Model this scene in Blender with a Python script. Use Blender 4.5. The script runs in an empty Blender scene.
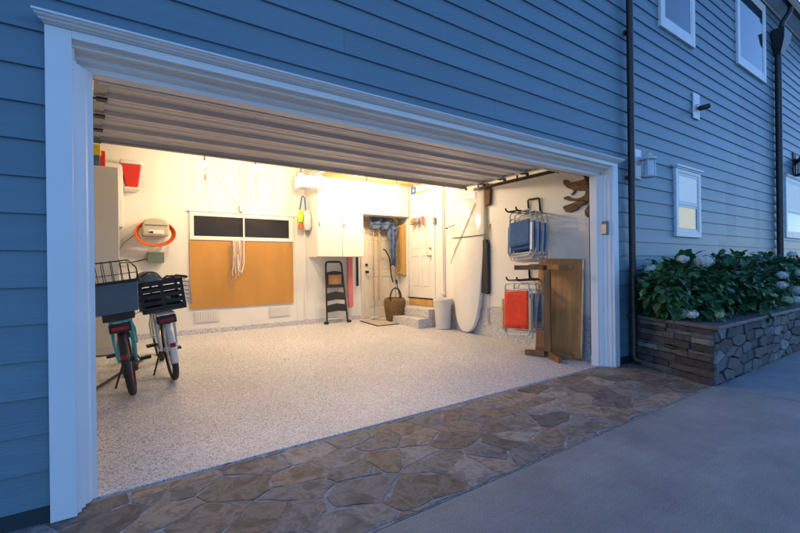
import bpy, bmesh, math, random
from math import radians as R, sin, cos, pi
from mathutils import Vector, Matrix, noise
random.seed(7)
S = bpy.context.scene
col = S.collection

# ------------------------------------------------------------------ camera
TH = math.atan2(440.0, 608.0)                      # yaw of the view away from the facade normal
fwd = Vector((sin(TH), cos(TH), 0)); rgt = Vector((cos(TH), -sin(TH), 0)); up = Vector((0, 0, 1))
cam = bpy.data.cameras.new('camera'); co = bpy.data.objects.new('camera', cam); col.objects.link(co)
cam.sensor_width = 36; cam.lens = 440.0 / 800 * 36; cam.clip_end = 500; cam.clip_start = 0.05
m = Matrix((rgt, up, -fwd)).transposed()
roll = Matrix.Rotation(R(-0.7), 3, 'Z')
co.matrix_world = Matrix.Translation((0, 0, 1.27)) @ (m @ roll).to_4x4()
S.camera = co

# ------------------------------------------------------------------ sky, sun, exposure
w = bpy.data.worlds.new('World'); S.world = w; w.use_nodes = True
nt = w.node_tree; bg = nt.nodes['Background']
sky = nt.nodes.new('ShaderNodeTexSky'); sky.sky_type = 'NISHITA'; sky.sun_disc = False
sky.sun_elevation = R(13.0); sky.sun_rotation = R(75); sky.ozone_density = 3.0; sky.dust_density = 0.4; sky.air_density = 1.0
tint = nt.nodes.new('ShaderNodeMix'); tint.data_type = 'RGBA'; tint.blend_type = 'MULTIPLY'; tint.inputs[0].default_value = 1
tint.inputs[7].default_value = (0.50, 0.68, 1.0, 1)     # dusk, seen with the camera balanced for the lamps
nt.links.new(sky.outputs[0], tint.inputs[6]); nt.links.new(tint.outputs[2], bg.inputs[0])
bg.inputs[1].default_value = 0.15
sl = bpy.data.lights.new('sun', 'SUN'); sl.energy = 0.06; sl.angle = R(25); sl.color = (0.45, 0.62, 1.0)
so = bpy.data.objects.new('sun', sl); col.objects.link(so)
so.rotation_euler = (R(62), 0, R(25))
S.view_settings.view_transform = 'Standard'; S.view_settings.look = 'None'
S.view_settings.exposure = 1.3; S.view_settings.gamma = 1.0; S.view_settings.use_curve_mapping = False

# ------------------------------------------------------------------ helpers
class MB:
    def __init__(s): s.v = []; s.f = []; s.t = []
    def add(s, vs, fs, tone=None):
        b = len(s.v); s.v += [Vector(p) for p in vs]; s.f += [tuple(b + i for i in f) for f in fs]
        s.t += [tone if tone is not None else 0.5] * len(fs); return s
    def box(s, x0, x1, y0, y1, z0, z1, tone=None):
        return s.add([(x, y, z) for x in (x0, x1) for y in (y0, y1) for z in (z0, z1)],
                     [(0, 1, 3, 2), (4, 6, 7, 5), (0, 4, 5, 1), (2, 3, 7, 6), (0, 2, 6, 4), (1, 5, 7, 3)], tone)
    def obox(s, c, ax, ay, az, tone=None):          # oriented box: centre and three half-vectors
        c, ax, ay, az = map(Vector, (c, ax, ay, az))
        return s.add([c + ax * i + ay * j + az * k for i in (-1, 1) for j in (-1, 1) for k in (-1, 1)],
                     [(0, 1, 3, 2), (4, 6, 7, 5), (0, 4, 5, 1), (2, 3, 7, 6), (0, 2, 6, 4), (1, 5, 7, 3)], tone)
    def bar(s, p, q, wx, wy, side=(0, 0, 1), tone=None):   # rectangular bar from p to q
        p, q = Vector(p), Vector(q); d = (q - p); L = d.length; d.normalize()
        a = Vector(side) - d * d.dot(Vector(side))
        if a.length < 1e-4: a = Vector((1, 0, 0)) - d * d.x
        a.normalize(); b = d.cross(a)
        return s.obox((p + q) / 2, d * L / 2, a * wx / 2, b * wy / 2, tone)
    def tube(s, pts, r, n=8, closed=False, r1=None, tone=None):
        P = [Vector(p) for p in pts]; N = len(P); vs = []; fs = []
        prev = None
        for i, p in enumerate(P):
            if closed: d = P[(i + 1) % N] - P[i - 1]
            else: d = P[min(i + 1, N - 1)] - P[max(i - 1, 0)]
            d.normalize()
            if prev is None:
                a = d.orthogonal().normalized()
            else:
                a = prev - d * prev.dot(d)
                a = a.normalized() if a.length > 1e-5 else d.orthogonal().normalized()
            prev = a; b = d.cross(a)
            rr = r if r1 is None else r + (r1 - r) * i / max(1, N - 1)
            for k in range(n):
                t = 2 * pi * k / n; vs.append(p + a * cos(t) * rr + b * sin(t) * rr)
        M = N if closed else N - 1
        for i in range(M):
            for k in range(n):
                j = (i + 1) % N; fs.append((i * n + k, i * n + (k + 1) % n, j * n + (k + 1) % n, j * n + k))
        if not closed:
            fs.append(tuple(range(n))[::-1]); fs.append(tuple((N - 1) * n + k for k in range(n)))
        return s.add(vs, fs, tone)
    def lathe(s, prof, c=(0, 0, 0), axis='Z', n=24, tone=None):   # prof: (radius, height)
        vs = []; fs = []; c = Vector(c)
        for r, h in prof:
            for k in range(n):
                t = 2 * pi * k / n
                p = (r * cos(t), r * sin(t), h)
                if axis == 'X': p = (h, r * cos(t), r * sin(t))
                if axis == 'Y': p = (r * sin(t), h, r * cos(t))
                vs.append(c + Vector(p))
        for i in range(len(prof) - 1):
            for k in range(n): fs.append((i * n + k, i * n + (k + 1) % n, (i + 1) * n + (k + 1) % n, (i + 1) * n + k))
        if prof[0][0] > 1e-4: fs.append(tuple(range(n))[::-1])
        if prof[-1][0] > 1e-4: fs.append(tuple((len(prof) - 1) * n + k for k in range(n)))
        return s.add(vs, fs, tone)
    def prism(s, outline, d, tone=None):             # 3D outline polygon extruded by vector d
        n = len(outline); o = [Vector(p) for p in outline]; d = Vector(d)
        return s.add(o + [p + d for p in o], [tuple(range(n))[::-1], tuple(range(n, 2 * n))] +
                     [(i, (i + 1) % n, n + (i + 1) % n, n + i) for i in range(n)], tone)
    def ball(s, c, r, sc=(1, 1, 1), n=12, m=8, tone=None):
        c = Vector(c); prof = []
        for i in range(m + 1):
            a = -pi / 2 + pi * i / m; prof.append((max(1e-5, cos(a) * r), sin(a) * r))
        b = MB().lathe(prof, n=n)
        return s.add([c + Vector((v.x * sc[0], v.y * sc[1], v.z * sc[2])) for v in b.v], b.f, tone)
    def build(s, name, mat, parent=None, local=False, smooth=False, bevel=0.0, tone=False, auto=None):
        off = Vector((0, 0, 0))
        if parent is not None and not local:
            p = parent
            while p is not None: off += p.location; p = p.parent
        me = bpy.data.meshes.new(name)
        me.from_pydata([tuple(v - off) for v in s.v], [], s.f)
        bm = bmesh.new(); bm.from_mesh(me); bmesh.ops.recalc_face_normals(bm, faces=bm.faces); bm.to_mesh(me); bm.free()
        if tone:
            at = me.attributes.new('tone', 'FLOAT', 'FACE')
            at.data.foreach_set('value', s.t)
        me.materials.append(mat)
        if smooth:
            me.polygons.foreach_set('use_smooth', [True] * len(me.polygons))
            me.set_sharp_from_angle(angle=R(38))
        o = bpy.data.objects.new(name, me); col.objects.link(o)
        if parent is not None: o.parent = parent
        if bevel:
            b = o.modifiers.new('bevel', 'BEVEL'); b.width = bevel; b.segments = 2; b.limit_method = 'ANGLE'; b.angle_limit = R(40)
        return o

def thing(name, label, cat, loc=(0, 0, 0), group=None, rot=None):
    o = bpy.data.objects.new(name, None); col.objects.link(o); o.location = loc; o.empty_display_size = 0.1
    if rot: o.rotation_euler = rot
    o['label'] = label; o['category'] = cat
    if group: o['group'] = group
    return o
def tag(o, label, cat, group=None):
    o['label'] = label; o['category'] = cat
    if group: o['group'] = group
    return o
def struct(o): o['kind'] = 'structure'; return o
def copy_tree(o, parent=None):
    c = o.copy(); col.objects.link(c)
    if parent is not None: c.parent = parent
    for ch in list(o.children): copy_tree(ch, c)
    return c
def link_mesh(name, mesh, parent, loc, rot=None):
    o = bpy.data.objects.new(name, mesh); col.objects.link(o); o.parent = parent; o.location = loc
    if rot: o.rotation_euler = rot
    return o
def text_mb(txt, size, origin, ux, uy, depth=0.002):
    c = bpy.data.curves.new('t', 'FONT'); c.body = txt; c.size = size; c.extrude = depth / 2; c.align_x = 'CENTER'; c.align_y = 'CENTER'
    o = bpy.data.objects.new('t', c); col.objects.link(o)
    dg = bpy.context.evaluated_depsgraph_get(); me = bpy.data.meshes.new_from_object(o.evaluated_get(dg))
    ux, uy = Vector(ux), Vector(uy); uz = ux.cross(uy); b = MB()
    b.add([Vector(origin) + ux * v.co.x + uy * v.co.y + uz * v.co.z for v in me.vertices], [tuple(p.vertices) for p in me.polygons])
    bpy.data.objects.remove(o); bpy.data.curves.remove(c); bpy.data.meshes.remove(me)
    return b

# ------------------------------------------------------------------ materials
def mat(name, c, rough=0.6, metal=0.0, var=0.12, scale=6.0, bump=0.0, bscale=60.0, spec=0.5, emis=None, est=0, coat=0, stretch=None, tone=0.0, alpha=None, trans=0, ior=1.45):
    m = bpy.data.materials.new(name); m.use_nodes = True; n = m.node_tree; b = n.nodes['Principled BSDF']
    b.inputs['Roughness'].default_value = rough; b.inputs['Metallic'].default_value = metal
    b.inputs['Specular IOR Level'].default_value = spec; b.inputs['Coat Weight'].default_value = coat
    if trans: b.inputs['Transmission Weight'].default_value = trans; b.inputs['IOR'].default_value = ior
    tc = n.nodes.new('ShaderNodeTexCoord'); mp = n.nodes.new('ShaderNodeMapping'); n.links.new(tc.outputs['Object'], mp.inputs[0])
    if stretch: mp.inputs['Scale'].default_value = stretch
    nz = n.nodes.new('ShaderNodeTexNoise'); nz.inputs['Scale'].default_value = scale; nz.inputs['Detail'].default_value = 6
    n.links.new(mp.outputs[0], nz.inputs['Vector'])
    cr = n.nodes.new('ShaderNodeValToRGB'); cr.color_ramp.elements[0].position = 0.3; cr.color_ramp.elements[1].position = 0.7
    cr.color_ramp.elements[0].color = (*[x * (1 - var) for x in c], 1); cr.color_ramp.elements[1].color = (*[min(1, x * (1 + var)) for x in c], 1)
    n.links.new(nz.outputs[0], cr.inputs[0]); out = cr.outputs[0]
    if tone:
        at = n.nodes.new('ShaderNodeAttribute'); at.attribute_name = 'tone'
        mr = n.nodes.new('ShaderNodeMapRange'); mr.inputs[3].default_value = 1 - tone; mr.inputs[4].default_value = 1 + tone
        n.links.new(at.outputs['Fac'], mr.inputs[0])
        mx = n.nodes.new('ShaderNodeMix'); mx.data_type = 'RGBA'; mx.blend_type = 'MULTIPLY'; mx.inputs[0].default_value = 1
        n.links.new(out, mx.inputs[6]); n.links.new(mr.outputs[0], mx.inputs[7]); out = mx.outputs[2]
    n.links.new(out, b.inputs['Base Color'])
    if bump:
        nb = n.nodes.new('ShaderNodeTexNoise'); nb.inputs['Scale'].default_value = bscale; nb.inputs['Detail'].default_value = 5
        n.links.new(mp.outputs[0], nb.inputs['Vector']); bp = n.nodes.new('ShaderNodeBump'); bp.inputs['Strength'].default_value = bump
        bp.inputs['Distance'].default_value = 0.01; n.links.new(nb.outputs[0], bp.inputs['Height']); n.links.new(bp.outputs[0], b.inputs['Normal'])
    if emis: b.inputs['Emission Color'].default_value = (*emis, 1); b.inputs['Emission Strength'].default_value = est
    return m
def ramp(n, stops):
    r = n.nodes.new('ShaderNodeValToRGB'); e = r.color_ramp.elements
    while len(e) < len(stops): e.new(0.5)
    for k, (p, c) in enumerate(stops): e[k].position = p; e[k].color = (*c, 1)
    return r
M = {}
M['trim'] = mat('trim_paint', (0.80, 0.80, 0.79), 0.4, var=0.03, scale=3, bump=0.05, bscale=40)
M['wallin'] = mat('interior_paint', (0.80, 0.76, 0.68), 0.7, var=0.04, scale=1.5, bump=0.08, bscale=120)
M['ceil'] = mat('ceiling_paint', (0.7, 0.66, 0.6), 0.8, var=0.05, scale=2)
M['cabw'] = mat('white_laminate', (0.80, 0.77, 0.70), 0.45, var=0.03, scale=2)
M['cabg'] = mat('grey_laminate', (0.62, 0.60, 0.57), 0.5, var=0.04, scale=2)
M['black'] = mat('black_plastic', (0.018, 0.018, 0.019), 0.6, var=0.2)
M['rubber'] = mat('tyre_rubber', (0.025, 0.024, 0.024), 0.75, var=0.2, scale=30, bump=0.3, bscale=150)
M['blackmetal'] = mat('black_metal', (0.03, 0.028, 0.026), 0.35, metal=0.6)
M['steel'] = mat('brushed_steel', (0.5, 0.5, 0.5), 0.35, metal=1, var=0.1, scale=20)
M['alu'] = mat('aluminium_tube', (0.52, 0.53, 0.55), 0.5, metal=0.35, var=0.06)
M['teal'] = mat('teal_paint', (0.02, 0.40, 0.46), 0.3, coat=0.5, var=0.06)
M['whitep'] = mat('white_gloss_paint', (0.72, 0.71, 0.68), 0.3, coat=0.4, var=0.04)
M['red'] = mat('red_plastic', (0.62, 0.035, 0.02), 0.4, var=0.08)
M['redfab'] = mat('red_canvas', (0.72, 0.05, 0.015), 0.85, var=0.12, scale=20, bump=0.3, bscale=300)
M['bluefab'] = mat('blue_canvas', (0.055, 0.14, 0.32), 0.85, var=0.15, scale=20, bump=0.3, bscale=300)
M['denim'] = mat('blue_cloth', (0.09, 0.13, 0.22), 0.9, var=0.35, scale=14, bump=0.4, bscale=40)
M['binblue'] = mat('blue_grey_plastic', (0.07, 0.13, 0.19), 0.55, var=0.08)
M['ply'] = mat('plywood', (0.52, 0.25, 0.05), 0.6, var=0.12, scale=2.2, stretch=(1, 1, 0.4), bump=0.1)
M['wood'] = mat('oak_brown', (0.25, 0.11, 0.032), 0.5, var=0.35, scale=9, stretch=(1, 1, 0.15), bump=0.15, bscale=30)
M['woodtop'] = mat('table_top_wood', (0.40, 0.205, 0.075), 0.5, var=0.25, scale=8, stretch=(1, 3, 0.12), bump=0.08, bscale=30)
M['palewood'] = mat('pale_wood', (0.58, 0.34, 0.11), 0.5, var=0.15, scale=8, stretch=(1, 1, 0.2))
M['drift'] = mat('driftwood', (0.16, 0.09, 0.045), 0.75, var=0.55, scale=12, stretch=(1, 1, 3), bump=0.8, bscale=35)
M['beige'] = mat('beige_plastic', (0.55, 0.47, 0.33), 0.5, var=0.05)
M['green'] = mat('green_box_paint', (0.13, 0.18, 0.13), 0.6, var=0.1)
M['orange'] = mat('orange_cord', (0.75, 0.12, 0.02), 0.6, var=0.12)
M['board'] = mat('board_gloss', (0.80, 0.77, 0.70), 0.12, coat=0.6, var=0.02)
M['can'] = mat('bin_plastic', (0.72, 0.68, 0.62), 0.5, var=0.04)
M['rope'] = mat('rope', (0.62, 0.52, 0.38), 0.9, var=0.2, scale=60)
M['wicker'] = mat('wicker', (0.16, 0.085, 0.03), 0.7, var=0.6, scale=45, stretch=(1, 1, 2.2), bump=1.0, bscale=70)
M['doorw'] = mat('door_paint', (0.80, 0.76, 0.68), 0.45, var=0.03)
M['doorb'] = mat('back_door_paint', (0.72, 0.64, 0.51), 0.45, var=0.04)
M['mat'] = mat('door_mat', (0.45, 0.38, 0.29), 0.95, var=0.15, scale=60, bump=0.5, bscale=200)
M['pink'] = mat('pink_foam', (0.62, 0.17, 0.18), 0.8, var=0.1)
M['lime'] = mat('lime_paint', (0.45, 0.75, 0.05), 0.5); M['yellow'] = mat('yellow_plastic', (0.7, 0.48, 0.03), 0.5)
M['bronze'] = mat('bronze_downspout', (0.045, 0.032, 0.03), 0.4, metal=0.3, var=0.15)
M['copper'] = mat('dark_gutter', (0.03, 0.035, 0.04), 0.4, metal=0.3)
M['glass'] = mat('window_glass', (0.03, 0.045, 0.06), 0.03, spec=1.0, var=0.1, scale=1)
M['darkglass'] = mat('dark_window_glass', (0.025, 0.02, 0.02), 0.25, spec=0.5, var=0.3, scale=2)
M['blindc'] = mat('pale_blind', (0.62, 0.66, 0.66), 0.7, var=0.03, emis=(0.55, 0.75, 0.9), est=0.12)
M['blindw'] = mat('lit_blind', (0.75, 0.68, 0.45), 0.7, var=0.06, emis=(0.9, 0.75, 0.42), est=0.16)
M['skyglass'] = mat('clear_window_glass', (0.03, 0.06, 0.08), 0.02, spec=1.0, var=0.02)
M['lglass'] = mat('frosted_lamp_glass', (0.6, 0.66, 0.75), 0.35, var=0.05)
M['bulb'] = mat('lamp_bulb', (1, 0.9, 0.7), 0.5, emis=(1, 0.78, 0.45), est=60)
M['lens'] = mat('opener_lens', (0.9, 0.85, 0.7), 0.5, emis=(1, 0.84, 0.6), est=0.9)
M['tail'] = mat('tail_lens', (0.35, 0.01, 0.01), 0.2, coat=0.5)
M['soil'] = mat('soil', (0.03, 0.022, 0.015), 0.95, var=0.4, scale=30, bump=0.8)
M['cap'] = mat('slate_cap', (0.11, 0.105, 0.105), 0.6, var=0.3, scale=8, bump=0.4, bscale=40)
M['leaf'] = mat('hydrangea_leaf', (0.042, 0.125, 0.038), 0.45, var=0.4, scale=9, tone=0.5)
M['stem'] = mat('green_stem', (0.07, 0.09, 0.03), 0.7)
M['petal'] = mat('white_petals', (0.66, 0.68, 0.60), 0.7, var=0.06, scale=30, tone=0.12)
M['petalg'] = mat('green_petals', (0.42, 0.50, 0.26), 0.7, var=0.1, scale=30, tone=0.12)
M['doorsec'] = mat('garage_door_steel', (0.62, 0.61, 0.60), 0.4, var=0.05, scale=2, bump=0.05, bscale=200)
M['keypad'] = mat('keypad_grey', (0.2, 0.2, 0.2), 0.5)
M['bluepaint'] = mat('blue_print', (0.08, 0.15, 0.36), 0.5); M['greyprint'] = mat('grey_print', (0.25, 0.28, 0.33), 0.4)
M['roof'] = mat('roof_shingle', (0.06, 0.06, 0.065), 0.9, var=0.3, scale=20, bump=0.5)
M['hook'] = mat('yellowed_strap', (0.5, 0.4, 0.1), 0.7)
M['far'] = mat('plinth_paint', (0.02, 0.035, 0.045), 0.6)

def siding_mat():
    m = mat('blue_siding', (0.125, 0.215, 0.265), 0.40, var=0.05, scale=2.5, bump=0.22, bscale=22, stretch=(0.5, 1, 6), tone=0.07)
    n = m.node_tree; b = n.nodes['Principled BSDF']; src = b.inputs['Base Color'].links[0].from_socket
    tc = n.nodes.new('ShaderNodeTexCoord'); sp = n.nodes.new('ShaderNodeSeparateXYZ'); n.links.new(tc.outputs['Object'], sp.inputs[0])
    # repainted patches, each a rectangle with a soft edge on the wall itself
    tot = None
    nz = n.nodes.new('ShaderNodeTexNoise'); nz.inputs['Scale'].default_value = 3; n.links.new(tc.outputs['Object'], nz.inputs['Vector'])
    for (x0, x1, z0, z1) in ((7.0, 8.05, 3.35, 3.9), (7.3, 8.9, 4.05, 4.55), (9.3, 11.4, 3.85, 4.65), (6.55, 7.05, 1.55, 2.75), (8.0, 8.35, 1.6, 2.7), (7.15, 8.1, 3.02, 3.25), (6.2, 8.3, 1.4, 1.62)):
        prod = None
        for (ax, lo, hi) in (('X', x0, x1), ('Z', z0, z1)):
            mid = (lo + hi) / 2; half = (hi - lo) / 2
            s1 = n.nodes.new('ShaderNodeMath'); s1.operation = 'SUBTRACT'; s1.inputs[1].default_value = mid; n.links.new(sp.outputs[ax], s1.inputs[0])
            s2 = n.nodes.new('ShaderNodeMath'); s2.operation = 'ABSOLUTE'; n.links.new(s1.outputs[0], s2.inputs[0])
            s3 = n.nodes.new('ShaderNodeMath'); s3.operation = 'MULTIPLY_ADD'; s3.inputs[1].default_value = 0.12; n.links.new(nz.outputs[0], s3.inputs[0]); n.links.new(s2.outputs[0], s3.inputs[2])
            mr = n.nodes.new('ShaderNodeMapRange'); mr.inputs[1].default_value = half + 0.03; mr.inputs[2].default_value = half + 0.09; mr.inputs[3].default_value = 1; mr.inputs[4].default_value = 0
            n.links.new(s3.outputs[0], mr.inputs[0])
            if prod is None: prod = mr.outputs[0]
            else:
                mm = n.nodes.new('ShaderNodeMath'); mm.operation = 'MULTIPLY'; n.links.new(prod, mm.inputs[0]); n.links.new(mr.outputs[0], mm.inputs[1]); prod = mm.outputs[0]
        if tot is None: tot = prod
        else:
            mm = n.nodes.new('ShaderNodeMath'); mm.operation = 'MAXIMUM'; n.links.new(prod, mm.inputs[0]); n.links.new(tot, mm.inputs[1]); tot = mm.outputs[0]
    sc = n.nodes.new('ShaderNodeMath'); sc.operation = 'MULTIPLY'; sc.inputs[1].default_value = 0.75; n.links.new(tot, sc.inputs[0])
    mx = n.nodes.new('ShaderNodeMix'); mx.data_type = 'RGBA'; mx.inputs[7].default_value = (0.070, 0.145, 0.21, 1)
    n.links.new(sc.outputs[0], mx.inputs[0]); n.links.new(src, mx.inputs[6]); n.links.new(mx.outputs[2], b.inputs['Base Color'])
    return m
M['siding'] = siding_mat()

def flake_mat():
    m = bpy.data.materials.new('epoxy_flake'); m.use_nodes = True; n = m.node_tree; b = n.nodes['Principled BSDF']
    tc = n.nodes.new('ShaderNodeTexCoord')
    nz = n.nodes.new('ShaderNodeTexNoise'); nz.inputs['Scale'].default_value = 40; n.links.new(tc.outputs['Object'], nz.inputs['Vector'])
    av = n.nodes.new('ShaderNodeMix'); av.data_type = 'RGBA'; av.blend_type = 'LINEAR_LIGHT'; av.inputs[0].default_value = 0.012
    n.links.new(tc.outputs['Object'], av.inputs[6]); n.links.new(nz.outputs['Color'], av.inputs[7])
    v = n.nodes.new('ShaderNodeTexVoronoi'); v.inputs['Scale'].default_value = 150; n.links.new(av.outputs[2], v.inputs['Vector'])
    sp = n.nodes.new('ShaderNodeSeparateColor'); n.links.new(v.outputs['Color'], sp.inputs[0])
    r = ramp(n, [(0, (0.16, 0.13, 0.12)), (0.12, (0.26, 0.23, 0.21)), (0.2, (0.50, 0.47, 0.455)), (0.5, (0.60, 0.575, 0.56)), (0.56, (0.72, 0.70, 0.69)), (0.9, (0.83, 0.82, 0.81))])
    n.links.new(sp.outputs[0], r.inputs[0])
    n2 = n.nodes.new('ShaderNodeTexNoise'); n2.inputs['Scale'].default_value = 1.3; n2.inputs['Detail'].default_value = 5; n.links.new(tc.outputs['Object'], n2.inputs['Vector'])
    r2 = ramp(n, [(0.3, (0.86, 0.86, 0.86)), (0.7, (1, 1, 1))]); n.links.new(n2.outputs[0], r2.inputs[0])
    mx = n.nodes.new('ShaderNodeMix'); mx.data_type = 'RGBA'; mx.blend_type = 'MULTIPLY'; mx.inputs[0].default_value = 1
    n.links.new(r.outputs[0], mx.inputs[6]); n.links.new(r2.outputs[0], mx.inputs[7]); n.links.new(mx.outputs[2], b.inputs['Base Color'])
    b.inputs['Roughness'].default_value = 0.42
    bp = n.nodes.new('ShaderNodeBump'); bp.inputs['Strength'].default_value = 0.25; bp.inputs['Distance'].default_value = 0.002
    n.links.new(sp.outputs[1], bp.inputs['Height']); n.links.new(bp.outputs[0], b.inputs['Normal'])
    return m
M['flake'] = flake_mat()

def concrete_mat(name, c, seed):
    m = bpy.data.materials.new(name); m.use_nodes = True; n = m.node_tree; b = n.nodes['Principled BSDF']
    tc = n.nodes.new('ShaderNodeTexCoord'); mp = n.nodes.new('ShaderNodeMapping'); mp.inputs['Location'].default_value = (seed, seed * 2, 0); n.links.new(tc.outputs['Object'], mp.inputs[0])
    a = n.nodes.new('ShaderNodeTexNoise'); a.inputs['Scale'].default_value = 1.1; a.inputs['Detail'].default_value = 8; a.inputs['Roughness'].default_value = 0.65; n.links.new(mp.outputs[0], a.inputs['Vector'])
    mp2 = n.nodes.new('ShaderNodeMapping'); mp2.inputs['Scale'].default_value = (2.0, 30, 1); mp2.inputs['Rotation'].default_value = (0, 0, R(35)); n.links.new(tc.outputs['Object'], mp2.inputs[0])
    s = n.nodes.new('ShaderNodeTexNoise'); s.inputs['Scale'].default_value = 1.4; s.inputs['Detail'].default_value = 4; n.links.new(mp2.outputs[0], s.inputs['Vector'])
    g = n.nodes.new('ShaderNodeTexNoise'); g.inputs['Scale'].default_value = 160; g.inputs['Detail'].default_value = 3; n.links.new(mp.outputs[0], g.inputs['Vector'])
    r1 = ramp(n, [(0.3, tuple(x * 0.66 for x in c)), (0.7, tuple(x * 1.25 for x in c))]); n.links.new(a.outputs[0], r1.inputs[0])
    r2 = ramp(n, [(0.3, (0.8, 0.8, 0.8)), (0.7, (1.1, 1.1, 1.1))]); n.links.new(s.outputs[0], r2.inputs[0])
    r3 = ramp(n, [(0.35, (0.6, 0.6, 0.6)), (0.65, (1.3, 1.3, 1.3))]); n.links.new(g.outputs[0], r3.inputs[0])
    x1 = n.nodes.new('ShaderNodeMix'); x1.data_type = 'RGBA'; x1.blend_type = 'MULTIPLY'; x1.inputs[0].default_value = 0.35; n.links.new(r1.outputs[0], x1.inputs[6]); n.links.new(r2.outputs[0], x1.inputs[7])
    x2 = n.nodes.new('ShaderNodeMix'); x2.data_type = 'RGBA'; x2.blend_type = 'MULTIPLY'; x2.inputs[0].default_value = 0.8; n.links.new(x1.outputs[2], x2.inputs[6]); n.links.new(r3.outputs[0], x2.inputs[7])
    n.links.new(x2.outputs[2], b.inputs['Base Color']); b.inputs['Roughness'].default_value = 0.72
    bp = n.nodes.new('ShaderNodeBump'); bp.inputs['Strength'].default_value = 0.35; bp.inputs['Distance'].default_value = 0.004; n.links.new(g.outputs[0], bp.inputs['Height']); n.links.new(bp.outputs[0], b.inputs['Normal'])
    return m
M['conc'] = concrete_mat('driveway_concrete', (0.30, 0.29, 0.27), 3)
M['conc2'] = concrete_mat('path_concrete', (0.30, 0.295, 0.29), 11)
M['gnd'] = concrete_mat('far_ground', (0.20, 0.20, 0.19), 20)

def stone_mat(name, stops, vein, vscale, bump):
    m = bpy.data.materials.new(name); m.use_nodes = True; n = m.node_tree; b = n.nodes['Principled BSDF']
    tc = n.nodes.new('ShaderNodeTexCoord'); at = n.nodes.new('ShaderNodeAttribute'); at.attribute_name = 'tone'
    off = n.nodes.new('ShaderNodeMath'); off.operation = 'MULTIPLY'; off.inputs[1].default_value = 57; n.links.new(at.outputs['Fac'], off.inputs[0])
    a = n.nodes.new('ShaderNodeTexNoise'); a.noise_dimensions = '4D'; a.inputs['Scale'].default_value = vscale; a.inputs['Detail'].default_value = 12; a.inputs['Roughness'].default_value = 0.68; a.inputs['Distortion'].default_value = 0.8
    n.links.new(tc.outputs['Object'], a.inputs['Vector']); n.links.new(off.outputs[0], a.inputs['W'])
    r = ramp(n, stops); n.links.new(at.outputs['Fac'], r.inputs[0])
    rv = ramp(n, [(0.30, (1 - vein,) * 3), (0.47, (1, 1, 1)), (0.52, (1 + vein * 0.9,) * 3), (0.6, (1, 1, 1)), (0.75, (1 - vein * 0.7,) * 3)]); n.links.new(a.outputs[0], rv.inputs[0])
    x = n.nodes.new('ShaderNodeMix'); x.data_type = 'RGBA'; x.blend_type = 'MULTIPLY'; x.inputs[0].default_value = 1; n.links.new(r.outputs[0], x.inputs[6]); n.links.new(rv.outputs[0], x.inputs[7])
    n.links.new(x.outputs[2], b.inputs['Base Color']); b.inputs['Roughness'].default_value = 0.7
    bp = n.nodes.new('ShaderNodeBump'); bp.inputs['Strength'].default_value = bump; bp.inputs['Distance'].default_value = 0.012; n.links.new(a.outputs[0], bp.inputs['Height']); n.links.new(bp.outputs[0], b.inputs['Normal'])
    return m
M['flag'] = stone_mat('stamped_flagstone', [(0, (0.11, 0.092, 0.076)), (0.25, (0.19, 0.14, 0.096)), (0.45, (0.26, 0.20, 0.14)), (0.7, (0.155, 0.14, 0.125)), (1, (0.28, 0.24, 0.195))], 0.6, 7.0, 1.0)
M['grout'] = mat('grout', (0.33, 0.31, 0.29), 0.85, var=0.35, scale=25, bump=0.4)
M['ledge'] = stone_mat('planter_stone', [(0, (0.032, 0.029, 0.03)), (0.35, (0.065, 0.058, 0.056)), (0.6, (0.10, 0.09, 0.085)), (0.85, (0.085, 0.09, 0.095)), (1, (0.21, 0.20, 0.19))], 0.5, 9, 1.0)
M['mortar'] = mat('dark_mortar', (0.045, 0.042, 0.04), 0.9, var=0.3, scale=20, bump=0.5)

# voronoi cells by half-plane clipping; returns list of polygons (u,v)
def cells(u0, u1, v0, v1, du, dv, jit, rng):
    pts = []
    nu = max(1, round((u1 - u0) / du)); nv = max(1, round((v1 - v0) / dv))
    for i in range(-1, nu + 1):
        for j in range(-1, nv + 1):
            o = 0.5 if j % 2 else 0
            pts.append((u0 + (i + .5 + o * .8 + rng.uniform(-jit, jit)) * (u1 - u0) / nu, v0 + (j + .5 + rng.uniform(-jit, jit) * .6) * (v1 - v0) / nv))
    pts = [p for p in pts if u0 - du < p[0] < u1 + du and v0 - dv < p[1] < v1 + dv]
    out = []; k = du / dv
    for a in pts:
        poly = [(u0, v0), (u1, v0), (u1, v1), (u0, v1)]
        for b in pts:
            if a is b or abs(a[0] - b[0]) > 3 * du or abs(a[1] - b[1]) > 3 * dv: continue
            nx, ny = b[0] - a[0], (b[1] - a[1]) * k * k; cx, cy = (a[0] + b[0]) / 2, (a[1] + b[1]) / 2
            new = []
            for q in range(len(poly)):
                p1, p2 = poly[q], poly[(q + 1) % len(poly)]
                d1 = (p1[0] - cx) * nx + (p1[1] - cy) * ny; d2 = (p2[0] - cx) * nx + (p2[1] - cy) * ny
                if d1 <= 0: new.append(p1)
                if d1 * d2 < 0: t = d1 / (d1 - d2); new.append((p1[0] + (p2[0] - p1[0]) * t, p1[1] + (p2[1] - p1[1]) * t))
            poly = new
            if len(poly) < 3: break
        if len(poly) >= 3: out.append(poly)
    return out
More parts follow.
